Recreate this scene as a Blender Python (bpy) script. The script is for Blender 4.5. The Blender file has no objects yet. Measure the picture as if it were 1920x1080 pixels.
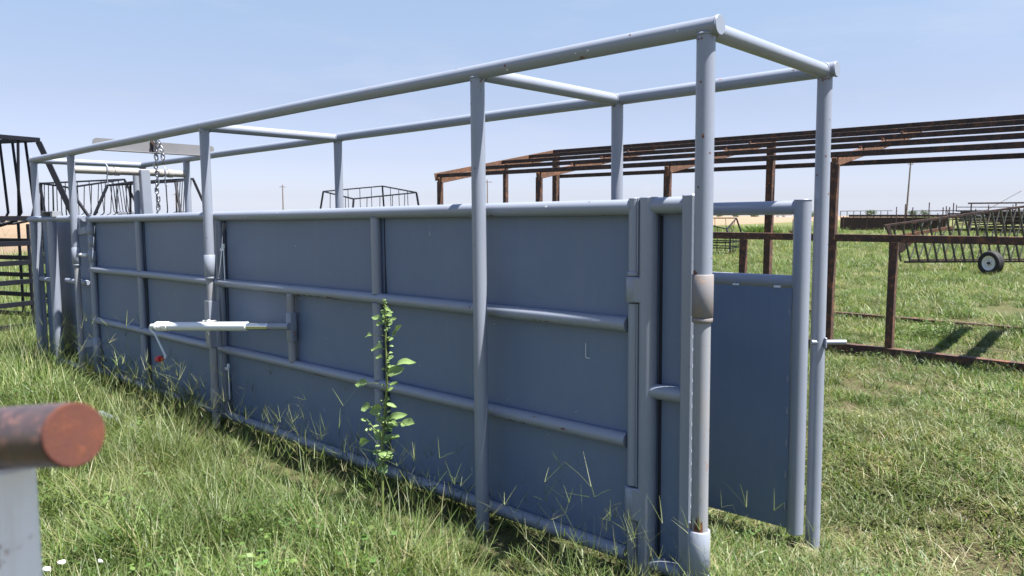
import bpy, math, random
import numpy as np
from math import sin, cos, tan, pi, radians, sqrt, atan2, hypot
from mathutils import Vector, Matrix, Euler

random.seed(7)
rng = np.random.default_rng(7)
C = bpy.context.scene.collection
sc = bpy.context.scene

# ------------------------------------------------------------------ camera
cam_d = bpy.data.cameras.new('camera')
cam = bpy.data.objects.new('camera', cam_d)
C.objects.link(cam)
CAM_H = 1.6177
PITCH = 5.42
cam.location = (0, 0, CAM_H)
cam.rotation_euler = (radians(90 - PITCH), 0, 0)
cam_d.sensor_width = 36
cam_d.lens = 1430.5 / 1920 * 36
cam_d.clip_start = 0.05
cam_d.clip_end = 9000
cam_d.dof.use_dof = True
cam_d.dof.focus_distance = 6.0
cam_d.dof.aperture_fstop = 5.0
sc.camera = cam

# ------------------------------------------------------------------ sky, sun
SUN_AZ, SUN_EL = 114.5, 67.5
w = bpy.data.worlds.new('World')
sc.world = w
w.use_nodes = True
nt = w.node_tree
nt.nodes.clear()
def WN(t, **k):
    n = nt.nodes.new(t)
    for a, b in k.items(): setattr(n, a, b)
    return n
sky = WN('ShaderNodeTexSky', sky_type='NISHITA', sun_disc=False)
sky.sun_elevation = radians(SUN_EL); sky.sun_rotation = radians(SUN_AZ)
sky.altitude = 300; sky.air_density = 1.2; sky.dust_density = 0.7; sky.ozone_density = 2.0
tc = WN('ShaderNodeTexCoord')
mp = WN('ShaderNodeMapping'); mp.inputs['Scale'].default_value = (1, 1, 5.0)
nz = WN('ShaderNodeTexNoise'); nz.inputs['Scale'].default_value = 3.1; nz.inputs['Detail'].default_value = 7; nz.inputs['Roughness'].default_value = 0.62
rp = WN('ShaderNodeValToRGB'); rp.color_ramp.elements[0].position = 0.54; rp.color_ramp.elements[1].position = 0.85
rp.color_ramp.elements[1].color = (0.36, 0.36, 0.38, 1)
mp2 = WN('ShaderNodeMapping'); mp2.inputs['Scale'].default_value = (1, 1, 2.2); mp2.inputs['Location'].default_value = (3.1, 0.7, 0.2)
nz2 = WN('ShaderNodeTexNoise'); nz2.inputs['Scale'].default_value = 16; nz2.inputs['Detail'].default_value = 6; nz2.inputs['Roughness'].default_value = 0.55
rp2 = WN('ShaderNodeValToRGB'); rp2.color_ramp.elements[0].position = 0.63; rp2.color_ramp.elements[1].position = 0.74
rp2.color_ramp.elements[1].color = (0.7, 0.7, 0.7, 1)
sep = WN('ShaderNodeSeparateXYZ')
mr = WN('ShaderNodeMapRange'); mr.inputs['From Min'].default_value = 0.115; mr.inputs['From Max'].default_value = 0.055
mr0 = WN('ShaderNodeMapRange'); mr0.inputs['From Min'].default_value = 0.006; mr0.inputs['From Max'].default_value = 0.03
mm = WN('ShaderNodeMath', operation='MULTIPLY'); mmb = WN('ShaderNodeMath', operation='MULTIPLY')
ad = WN('ShaderNodeMath', operation='ADD', use_clamp=True)
mx = WN('ShaderNodeMix', data_type='RGBA')
mx.inputs['B'].default_value = (4.1, 4.25, 4.9, 1)
bg = WN('ShaderNodeBackground'); bg.inputs['Strength'].default_value = 0.0595
hs = WN('ShaderNodeHueSaturation'); hs.inputs['Saturation'].default_value = 1.0
out = WN('ShaderNodeOutputWorld')
L = nt.links.new
L(tc.outputs['Generated'], mp.inputs['Vector']); L(mp.outputs[0], nz.inputs['Vector']); L(nz.outputs['Fac'], rp.inputs[0])
L(tc.outputs['Generated'], mp2.inputs['Vector']); L(mp2.outputs[0], nz2.inputs['Vector']); L(nz2.outputs['Fac'], rp2.inputs[0])
L(tc.outputs['Generated'], sep.inputs[0]); L(sep.outputs['Z'], mr.inputs['Value']); L(sep.outputs['Z'], mr0.inputs['Value'])
L(rp2.outputs[0], mm.inputs[0]); L(mr.outputs[0], mm.inputs[1]); L(mm.outputs[0], mmb.inputs[0]); L(mr0.outputs[0], mmb.inputs[1])
L(rp.outputs[0], ad.inputs[0]); L(mmb.outputs[0], ad.inputs[1])
# pale summer air: the sky runs paler and bluer towards the horizon all round
tr_ = WN('ShaderNodeValToRGB'); tr_.color_ramp.interpolation = 'LINEAR'
HZ = [(0.0, (0.80, 0.93, 1.50)), (0.024, (0.67, 0.73, 1.13)), (0.072, (0.72, 0.675, 0.90)), (0.139, (0.83, 0.71, 0.79)), (0.257, (1.03, 0.91, 0.88)), (0.5, (1.0, 0.95, 1.02))]
e_ = tr_.color_ramp.elements
while len(e_) < len(HZ): e_.new(0.5)
for k_, (p_, c_) in zip(e_, HZ): k_.position = p_; k_.color = (c_[0] / 1.6, c_[1] / 1.6, c_[2] / 1.6, 1)
m1_ = WN('ShaderNodeMix', data_type='RGBA', blend_type='MULTIPLY'); m1_.inputs['Factor'].default_value = 1
m2_ = WN('ShaderNodeMix', data_type='RGBA', blend_type='MULTIPLY'); m2_.inputs['Factor'].default_value = 1; m2_.inputs['B'].default_value = (1.6, 1.6, 1.6, 1)
L(sep.outputs['Z'], tr_.inputs[0]); L(sky.outputs[0], m1_.inputs['A']); L(tr_.outputs[0], m1_.inputs['B']); L(m1_.outputs['Result'], m2_.inputs['A'])
L(m2_.outputs['Result'], hs.inputs['Color']); L(hs.outputs[0], mx.inputs['A']); L(ad.outputs[0], mx.inputs['Factor'])
L(mx.outputs['Result'], bg.inputs[0]); L(bg.outputs[0], out.inputs[0])

sun_d = bpy.data.lights.new('sun', 'SUN'); sun_d.energy = 5.0; sun_d.angle = radians(0.53); sun_d.color = (1.0, 0.965, 0.91)
sun = bpy.data.objects.new('sun', sun_d); C.objects.link(sun)
sv = Vector((cos(radians(SUN_EL)) * sin(radians(SUN_AZ)), cos(radians(SUN_EL)) * cos(radians(SUN_AZ)), sin(radians(SUN_EL))))
sun.rotation_euler = sv.to_track_quat('Z', 'Y').to_euler()
sun.location = sv * 50

sc.view_settings.view_transform = 'Standard'
sc.view_settings.look = 'None'
sc.view_settings.exposure = 1.7
sc.view_settings.gamma = 1.0
sc.view_settings.use_curve_mapping = False

# ------------------------------------------------------------------ chute frame: s = along, t = across, h = up
AZ = radians(-47.077); SL = radians(-0.615)
vd = Vector((sin(AZ) * cos(SL), cos(AZ) * cos(SL), sin(SL)))
vc = Vector((cos(AZ), -sin(AZ), 0))
vu = vc.cross(vd)
O = Vector((0.7714, 3.0220, 0.0))
MCH = Matrix(((vc.x, vd.x, vu.x, O.x), (vc.y, vd.y, vu.y, O.y), (vc.z, vd.z, vu.z, O.z), (0, 0, 0, 1)))
vd0 = Vector((sin(AZ), cos(AZ), 0))
def W(s, t, h): return O + vd * s + vc * t + vu * h

# ------------------------------------------------------------------ materials
def new_mat(name):
    m = bpy.data.materials.new(name); m.use_nodes = True
    n = m.node_tree; n.nodes.clear()
    return m, n
def principled(n):
    b = n.nodes.new('ShaderNodeBsdfPrincipled'); o = n.nodes.new('ShaderNodeOutputMaterial')
    n.links.new(b.outputs[0], o.inputs[0]); return b
def noise(n, scale, detail=5, rough=0.6, vec=None, dist=0.0):
    k = n.nodes.new('ShaderNodeTexNoise'); k.inputs['Scale'].default_value = scale
    k.inputs['Detail'].default_value = detail; k.inputs['Roughness'].default_value = rough
    k.inputs['Distortion'].default_value = dist
    if vec: n.links.new(vec, k.inputs['Vector'])
    return k
def ramp(n, src, pts):
    r = n.nodes.new('ShaderNodeValToRGB')
    e = r.color_ramp.elements
    while len(e) < len(pts): e.new(0.5)
    for el, (p, c) in zip(e, pts):
        el.position = p; el.color = (c, c, c, 1) if isinstance(c, (int, float)) else (*c, 1)
    n.links.new(src, r.inputs[0]); return r
def mix(n, fac, a, b, mode='MIX'):
    k = n.nodes.new('ShaderNodeMix'); k.data_type = 'RGBA'; k.blend_type = mode
    for s, v in (('Factor', fac), ('A', a), ('B', b)):
        if isinstance(v, (tuple, list)): k.inputs[s].default_value = (*v, 1)
        elif isinstance(v, (int, float)): k.inputs[s].default_value = v
        else: n.links.new(v, k.inputs[s])
    return k.outputs['Result']
def bump(n, h, strength, dist, b):
    k = n.nodes.new('ShaderNodeBump'); k.inputs['Strength'].default_value = strength; k.inputs['Distance'].default_value = dist
    n.links.new(h, k.inputs['Height']); n.links.new(k.outputs[0], b.inputs['Normal'])

def metal_paint(name, base, alt, rust_lo=0.70, rust_hi=0.76, rough=0.5, stain=0.25, stain_col=(0.20, 0.13, 0.075), rust_col=(0.16, 0.06, 0.025), streak=True, bumpd=0.0006, spec=0.4, sc=1.0):
    m, n = new_mat(name); b = principled(n)
    g = n.nodes.new('ShaderNodeNewGeometry'); pos = g.outputs['Position']
    n1 = noise(n, 2.3 * sc, 6, 0.65, pos)
    col = mix(n, ramp(n, n1.outputs['Fac'], [(0.3, 0.0), (0.72, 1.0)]).outputs[0], base, alt)
    # vertical dirt streaks
    if streak:
        mpn = n.nodes.new('ShaderNodeMapping'); mpn.inputs['Scale'].default_value = (26 * sc ** .5, 26 * sc ** .5, 0.9 * sc); n.links.new(pos, mpn.inputs['Vector'])
        ns = noise(n, 1.0, 4, 0.6, mpn.outputs[0])
        col = mix(n, ramp(n, ns.outputs['Fac'], [(0.50, 0.0), (0.85, stain)]).outputs[0], col, stain_col)
    nf = noise(n, 160, 3, 0.6, pos)
    col = mix(n, 0.10, col, nf.outputs['Color'], 'OVERLAY')
    # speckles of rust and chips
    nr = noise(n, 9 * sc, 9, 0.72, pos)
    rmask = ramp(n, nr.outputs['Fac'], [(rust_lo, 0.0), (rust_hi, 1.0)]).outputs[0]
    nr2 = noise(n, 60, 4, 0.7, pos)
    rcol = mix(n, nr2.outputs['Fac'], rust_col, tuple(min(1, 1.9 * c) for c in rust_col))
    col = mix(n, rmask, col, rcol)
    n.links.new(col, b.inputs['Base Color'])
    rr = ramp(n, n1.outputs['Fac'], [(0.2, rough - 0.07), (0.8, rough + 0.1)])
    n.links.new(rr.outputs[0], b.inputs['Roughness'])
    b.inputs['Specular IOR Level'].default_value = spec
    nb = noise(n, 420, 2, 0.5, pos)
    sm = n.nodes.new('ShaderNodeMath'); sm.operation = 'ADD'; n.links.new(nb.outputs['Fac'], sm.inputs[0]); n.links.new(rmask, sm.inputs[1])
    bump(n, sm.outputs[0], 0.35, bumpd, b)
    return m

M = {}
M['paint'] = metal_paint('blue_grey_paint', (0.205, 0.230, 0.286), (0.232, 0.257, 0.312), 0.685, 0.70, 0.36, 0.14, spec=0.62)
M['sheet'] = metal_paint('blue_grey_sheet', (0.108, 0.150, 0.236), (0.136, 0.178, 0.258), 0.775, 0.79, 0.45, 0.30, stain_col=(0.19, 0.20, 0.22))
M['worn'] = metal_paint('worn_grey_paint', (0.225, 0.245, 0.285), (0.25, 0.245, 0.245), 0.62, 0.68, 0.58, 0.45, stain_col=(0.25, 0.19, 0.13), sc=2.5)
M['collar'] = metal_paint('rust_stained_collar', (0.165, 0.175, 0.20), (0.195, 0.165, 0.145), 0.565, 0.66, 0.6, 0.5, stain_col=(0.24, 0.16, 0.11), rust_col=(0.20, 0.115, 0.07), sc=5)
M['plate'] = metal_paint('grey_steel_plate', (0.135, 0.138, 0.150), (0.165, 0.165, 0.170), 0.70, 0.75, 0.6, 0.3, sc=2)
M['rust_post'] = metal_paint('brown_rusted_post', (0.068, 0.037, 0.027), (0.042, 0.027, 0.024), 0.50, 0.66, 0.75, 0.6, stain_col=(0.12, 0.05, 0.028), rust_col=(0.14, 0.058, 0.028), sc=1.6)
M['shaded_seam'] = metal_paint('dark_shaded_seam', (0.015, 0.02, 0.03), (0.025, 0.024, 0.03), 0.66, 0.76, 0.8, 0.2, stain_col=(0.05, .03, .025), rust_col=(.05, .025, .018))  # near-black colour stands in for shadow in the gap; faint rust flecks
M['patch'] = metal_paint('bare_rust_patch', (0.11, 0.045, 0.025), (0.05, 0.025, 0.02), 0.45, 0.6, 0.85, 0.5, stain_col=(0.02, 0.012, 0.01), sc=8)
M['beige'] = metal_paint('bare_primer_pipe', (0.30, 0.295, 0.29), (0.26, 0.245, 0.225), 0.60, 0.68, 0.5, 0.4, sc=3)
M['rust'] = metal_paint('dark_rusted_steel', (0.040, 0.027, 0.024), (0.028, 0.021, 0.022), 0.50, 0.70, 0.72, 0.6, stain_col=(0.085, 0.040, 0.024), rust_col=(0.10, 0.045, 0.024), sc=1.6)
M['orange_rust'] = metal_paint('orange_rusted_steel', (0.12, 0.060, 0.036), (0.075, 0.04, 0.028), 0.5, 0.66, 0.8, 0.4, rust_col=(0.18, 0.075, 0.035), sc=2)
M['black'] = metal_paint('black_paint', (0.008, 0.009, 0.014), (0.013, 0.014, 0.020), 0.70, 0.74, 0.5, 0.1, spec=0.2, stain_col=(0.08, 0.06, 0.05), rust_col=(0.07, 0.03, 0.02))
M['olive'] = metal_paint('dull_grey_green_bars', (0.055, 0.06, 0.055), (0.085, 0.08, 0.065), 0.58, 0.68, 0.6, 0.4, stain_col=(0.12, 0.07, 0.04))
M['white'] = metal_paint('white_paint', (0.74, 0.74, 0.72), (0.66, 0.66, 0.64), 0.66, 0.72, 0.42, 0.12, stain_col=(0.42, 0.28, 0.16), rust_col=(0.20, 0.08, 0.03))
M['fg_white'] = metal_paint('rust_spotted_white_paint', (0.86, 0.86, 0.84), (0.78, 0.77, 0.74), 0.55, 0.64, 0.42, 0.35, stain_col=(0.40, 0.24, 0.12), rust_col=(0.17, 0.075, 0.03), sc=3.2)
M['zinc'] = metal_paint('grey_white_enamel', (0.66, 0.68, 0.70), (0.58, 0.61, 0.64), 0.74, 0.77, 0.3, 0.05)
M['fg_dark'] = metal_paint('black_weathered_pipe', (0.022, 0.018, 0.020), (0.075, 0.050, 0.045), 0.52, 0.64, 0.34, 0.4, stain_col=(0.13, 0.07, 0.06), rust_col=(0.13, 0.06, 0.045), spec=0.8, sc=5)
M['fg_rust'] = metal_paint('fresh_rust_disc', (0.105, 0.042, 0.031), (0.075, 0.034, 0.029), 0.50, 0.80, 0.9, 0.35, stain_col=(0.11, 0.05, 0.03), rust_col=(0.115, 0.042, 0.020), spec=0.1, sc=7, bumpd=0.002)
def plain(name, col, rough=0.5, metal=0.0, spec=0.5, nscale=30, var=0.25):
    m, n = new_mat(name); b = principled(n)
    g = n.nodes.new('ShaderNodeNewGeometry')
    k = noise(n, nscale, 5, 0.6, g.outputs['Position'])
    c = mix(n, ramp(n, k.outputs['Fac'], [(0.3, 0.0), (0.7, 1.0)]).outputs[0], col, tuple(c * (1 - var) for c in col))
    n.links.new(c, b.inputs['Base Color']); b.inputs['Roughness'].default_value = rough; b.inputs['Metallic'].default_value = metal
    b.inputs['Specular IOR Level'].default_value = spec
    bump(n, k.outputs['Fac'], 0.3, 0.001, b)
    return m
M['chain'] = plain('galvanised_chain', (0.30, 0.31, 0.34), 0.35, 0.85)
M['chrome'] = plain('bright_zinc_tube', (0.62, 0.63, 0.62), 0.16, 0.95, var=0.1)
M['red'] = plain('red_plastic', (0.50, 0.012, 0.02), 0.35)
M['rubber'] = plain('black_rubber', (0.02, 0.02, 0.021), 0.75)
M['wood'] = plain('weathered_pole_wood', (0.16, 0.125, 0.095), 0.85, nscale=6)
M['stem'] = plain('green_stem', (0.16, 0.20, 0.06), 0.5)
M['farm_white'] = plain('white_farm_wall', (0.72, 0.72, 0.70), 0.6, nscale=1)
M['litter'] = plain('white_litter', (0.8, 0.8, 0.8), 0.6)
M['bark'] = plain('bark', (0.09, 0.07, 0.05), 0.9)

def leaf_mat(name, lo, hi, attr=False, trans=0.35, rough=0.45, patch=True):
    m, n = new_mat(name)
    b = n.nodes.new('ShaderNodeBsdfPrincipled'); t = n.nodes.new('ShaderNodeBsdfTranslucent')
    ms = n.nodes.new('ShaderNodeMixShader'); o = n.nodes.new('ShaderNodeOutputMaterial')
    g = n.nodes.new('ShaderNodeNewGeometry'); oi = n.nodes.new('ShaderNodeObjectInfo')
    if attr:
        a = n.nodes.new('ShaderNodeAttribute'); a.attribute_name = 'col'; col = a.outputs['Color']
    else:
        k = noise(n, 25, 4, 0.6, g.outputs['Position']); col = mix(n, k.outputs['Fac'], lo, hi)
    if patch:
        p1 = noise(n, 0.55, 5, 0.6, g.outputs['Position'])
        col = mix(n, ramp(n, p1.outputs['Fac'], [(0.46, 0.0), (0.68, 0.5)]).outputs[0], col, (0.19, 0.17, 0.078))
        p2 = noise(n, 1.7, 3, 0.5, g.outputs['Position'])
        col = mix(n, ramp(n, p2.outputs['Fac'], [(0.35, 0.0), (0.62, 0.55)]).outputs[0], col, (0.055, 0.095, 0.024))
        hv = n.nodes.new('ShaderNodeHueSaturation'); n.links.new(col, hv.inputs['Color'])
        q = n.nodes.new('ShaderNodeMapRange'); q.inputs['To Min'].default_value = 0.62; q.inputs['To Max'].default_value = 1.28
        n.links.new(oi.outputs['Random'], q.inputs['Value']); n.links.new(q.outputs[0], hv.inputs['Value']); col = hv.outputs[0]
    n.links.new(col, b.inputs['Base Color']); b.inputs['Roughness'].default_value = rough
    b.inputs['Specular IOR Level'].default_value = 0.35
    tcol = mix(n, 1.0, col, (1.0, 1.15, 0.55), 'MULTIPLY')
    n.links.new(tcol, t.inputs['Color'])
    ms.inputs[0].default_value = trans
    n.links.new(b.outputs[0], ms.inputs[1]); n.links.new(t.outputs[0], ms.inputs[2]); n.links.new(ms.outputs[0], o.inputs[0])
    return m
M['grass'] = leaf_mat('grass_blades', None, None, attr=True)
M['leaf'] = leaf_mat('weed_leaf', (0.15, 0.235, 0.075), (0.22, 0.31, 0.115), patch=False, trans=0.25)
M['tree_leaf'] = leaf_mat('tree_leaf', (0.045, 0.07, 0.03), (0.08, 0.11, 0.05), patch=False, trans=0.2)
M['bush'] = leaf_mat('bush_leaf', (0.10, 0.16, 0.05), (0.17, 0.24, 0.08), patch=False, trans=0.3)

# ------------------------------------------------------------------ mesh helpers
class MB:
    def __init__(s): s.v = []; s.f = []; s.sm = []; s.mi = []; s.cur = 0
    def face(s, idx, smooth=False): s.f.append(idx); s.sm.append(smooth); s.mi.append(s.cur)
    def ring(s, c, a, b, r, n, r2=None):
        i0 = len(s.v); r2 = r if r2 is None else r2
        for k in range(n):
            q = 2 * pi * k / n
            s.v.append(tuple(Vector(c) + a * (r * cos(q)) + b * (r2 * sin(q))))
        return i0
    def path(s, pts, r, n=16, cap=True, closed=False, squash=1.0):
        pts = [Vector(p) for p in pts]; m = len(pts)
        rr = r if isinstance(r, (list, tuple)) else [r] * m
        rings = []; a = None
        for i in range(m):
            if closed: t = (pts[(i + 1) % m] - pts[i - 1]).normalized()
            else:
                t = (pts[min(i + 1, m - 1)] - pts[max(i - 1, 0)]).normalized()
            if a is None:
                ref = Vector((0, 0, 1)) if abs(t.z) < 0.9 else Vector((1, 0, 0))
                a = t.cross(ref).normalized()
            else:
                a = (a - t * a.dot(t)).normalized()
            b = t.cross(a)
            rings.append(s.ring(pts[i], a, b, rr[i], n, rr[i] * squash))
            lastab = (a.copy(), b.copy())
        cnt = m if closed else m - 1
        for i in range(cnt):
            p, q = rings[i], rings[(i + 1) % m]
            for k in range(n):
                k2 = (k + 1) % n
                s.face((p + k, q + k, q + k2, p + k2)[::-1], True)
        if cap and not closed:
            for e, rev in ((0, False), (m - 1, True)):
                i0 = len(s.v); s.v.extend(s.v[rings[e]:rings[e] + n])
                idx = tuple(range(i0, i0 + n)); s.face(idx[::-1] if rev else idx)
        return s
    def tube(s, a, b, r, n=20, cap=True):
        # small chamfer at both ends for a soft edge
        a, b = Vector(a), Vector(b); t = (b - a); l = t.length
        if l < 1e-6: return s
        t /= l; rr = r
        ch = min(0.003, r * 0.15, l * 0.2)
        s.path([a + t * ch, b - t * ch], [rr, rr], n, False)
        if cap:
            s.path([a, a + t * ch], [rr - ch, rr], n, False); s.path([b - t * ch, b], [rr, rr - ch], n, False)
            ref = Vector((0, 0, 1)) if abs(t.z) < 0.9 else Vector((1, 0, 0))
            x = t.cross(ref).normalized(); y = t.cross(x)
            i = s.ring(a, x, y, rr - ch, n); s.face(tuple(range(i, i + n)))
            i = s.ring(b, x, y, rr - ch, n); s.face(tuple(range(i, i + n))[::-1])
        return s
    def sleeve(s, a, b, ro, ri, n=24):
        # hollow ring: outer wall, inner wall, both annuli
        a, b = Vector(a), Vector(b); t = (b - a).normalized()
        ref = Vector((0, 0, 1)) if abs(t.z) < 0.9 else Vector((1, 0, 0))
        x = t.cross(ref).normalized(); y = t.cross(x)
        ch = 0.002
        R = [s.ring(p, x, y, r, n) for p, r in ((a, ri), (a, ro - ch), (a + t * ch, ro), (b - t * ch, ro), (b, ro - ch), (b, ri))]
        R.append(R[0])
        for i in range(6):
            for k in range(n):
                k2 = (k + 1) % n
                s.face((R[i] + k, R[i + 1] + k, R[i + 1] + k2, R[i] + k2)[::-1], i in (2,))
        return s
    def box(s, c, x, y, z, hx, hy, hz, bev=0.0015):
        # oriented box with bevelled edges (chamfered corners)
        c = Vector(c); x = Vector(x).normalized(); y = Vector(y).normalized(); z = Vector(z).normalized()
        bev = min(bev, hx * 0.45, hy * 0.45, hz * 0.45)
        H = (hx, hy, hz); A = (x, y, z)
        vid = {}
        for sx in (-1, 1):
            for sy in (-1, 1):
                for sz in (-1, 1):
                    sg = (sx, sy, sz)
                    for ax in range(3):
                        p = c.copy()
                        for k in range(3):
                            p += A[k] * (sg[k] * (H[k] if k == ax else H[k] - bev))
                        vid[sg + (ax,)] = len(s.v); s.v.append(tuple(p))
        def F(ids):
            s.face(tuple(ids))
        for ax in range(3):
            o = [k for k in range(3) if k != ax]
            for sg in (-1, 1):
                ids = []
                for u, v in ((-1, -1), (1, -1), (1, 1), (-1, 1)):
                    q = [0, 0, 0]; q[ax] = sg; q[o[0]] = u; q[o[1]] = v
                    ids.append(vid[tuple(q) + (ax,)])
                flip = (sg < 0) ^ (ax == 1)
                F(ids[::-1] if flip else ids)
        for ax in range(3):
            o = [k for k in range(3) if k != ax]
            for u in (-1, 1):
                for v in (-1, 1):
                    ids = []
                    for e, fa in ((-1, o[0]), (1, o[0]), (1, o[1]), (-1, o[1])):
                        q = [0, 0, 0]; q[ax] = e; q[o[0]] = u; q[o[1]] = v
                        ids.append(vid[tuple(q) + (fa,)])
                    F(ids)
        for sx in (-1, 1):
            for sy in (-1, 1):
                for sz in (-1, 1): F([vid[(sx, sy, sz, a)] for a in range(3)])
        return s
    def beam(s, a, b, wd, hg, up=(0, 0, 1), bev=0.002):
        a, b = Vector(a), Vector(b); t = b - a; l = t.length; t /= l
        upv = Vector(up)
        sd = t.cross(upv)
        if sd.length < 1e-3: sd = t.cross(Vector((0, 1, 0)))
        sd.normalize(); u2 = sd.cross(t)
        return s.box((a + b) / 2, t, sd, u2, l / 2, wd / 2, hg / 2, bev)
    def weld(s, c, axis, r, th=0.004, n=22, seed=0):
        rd = random.Random(seed); axis = Vector(axis).normalized()
        ref = Vector((0, 0, 1)) if abs(axis.z) < 0.9 else Vector((1, 0, 0))
        x = axis.cross(ref).normalized(); y = axis.cross(x)
        pts = [Vector(c) + x * ((r + rd.uniform(-.001, .001)) * cos(2 * pi * k / n)) + y * ((r + rd.uniform(-.001, .001)) * sin(2 * pi * k / n)) for k in range(n)]
        return s.path(pts, [th * rd.uniform(.7, 1.3) for _ in range(n)], 6, False, True)
    def build(s, name, mat, parent=None, M_=None, fix=False):
        me = bpy.data.meshes.new(name)
        me.from_pydata(s.v, [], s.f)
        me.polygons.foreach_set('use_smooth', s.sm)
        mats = mat if isinstance(mat, (list, tuple)) else [mat]
        for m in mats: me.materials.append(m)
        if len(mats) > 1: me.polygons.foreach_set('material_index', s.mi)
        if fix:
            import bmesh
            bm = bmesh.new(); bm.from_mesh(me); bmesh.ops.recalc_face_normals(bm, faces=bm.faces); bm.to_mesh(me); bm.free()
        me.update()
        o = bpy.data.objects.new(name, me); C.objects.link(o)
        if parent: o.parent = parent
        if M_ is not None: o.matrix_local = M_
        return o

def tag(o, label=None, cat=None, group=None, kind=None):
    if label: o['label'] = label
    if cat: o['category'] = cat
    if group: o['group'] = group
    if kind: o['kind'] = kind
    return o
def empty(name, loc=(0, 0, 0), rz=0.0, mat=None):
    o = bpy.data.objects.new(name, None); C.objects.link(o); o.empty_display_size = 0.2
    if mat is not None: o.matrix_world = mat
    else: o.location = loc; o.rotation_euler = (0, 0, rz)
    return o
def part_copy(src, parent, mat=None):
    c = src.copy(); C.objects.link(c); c.parent = parent
    if mat is not None: c.matrix_local = mat
    return c
def copy_tree(o, parent=None):
    c = o.copy(); C.objects.link(c); c.parent = parent
    for ch in list(o.children): copy_tree(ch, c)
    return c

# ------------------------------------------------------------------ ground
def smooth(a, b, x):
    q = np.clip((x - a) / (b - a), 0, 1); return q * q * (3 - 2 * q)
def gz(x, y):
    x = np.asarray(x, float); y = np.asarray(y, float)
    dx = x - O.x; dy = y - O.y
    s = dx * vd0.x + dy * vd0.y; t = dx * vc.x + dy * vc.y
    base = -0.0107 * np.clip(s, 0, 12) * (1 - smooth(3.0, 6.0, np.abs(t - 0.6)))
    r = np.hypot(x, y)
    dip = -0.185 * np.exp(-(((s + 0.1) / 1.1) ** 2 + ((t - 1.5) / 1.0) ** 2))
    und = 0.012 * np.sin(x * 2.1 + 1.3 * np.sin(y * 1.1)) * np.cos(y * 1.7 + 0.6) + 0.018 * np.sin(x * 0.7 + 2) * np.sin(y * 0.55 + 1)
    und = und * np.exp(-((s - 1.5) / 6) ** 2 * 0.15)
    return base + dip + und * smooth(1.0, 4.0, r) - 0.01 * smooth(60, 200, r) + 0.3 * smooth(700, 2500, r)
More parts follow.
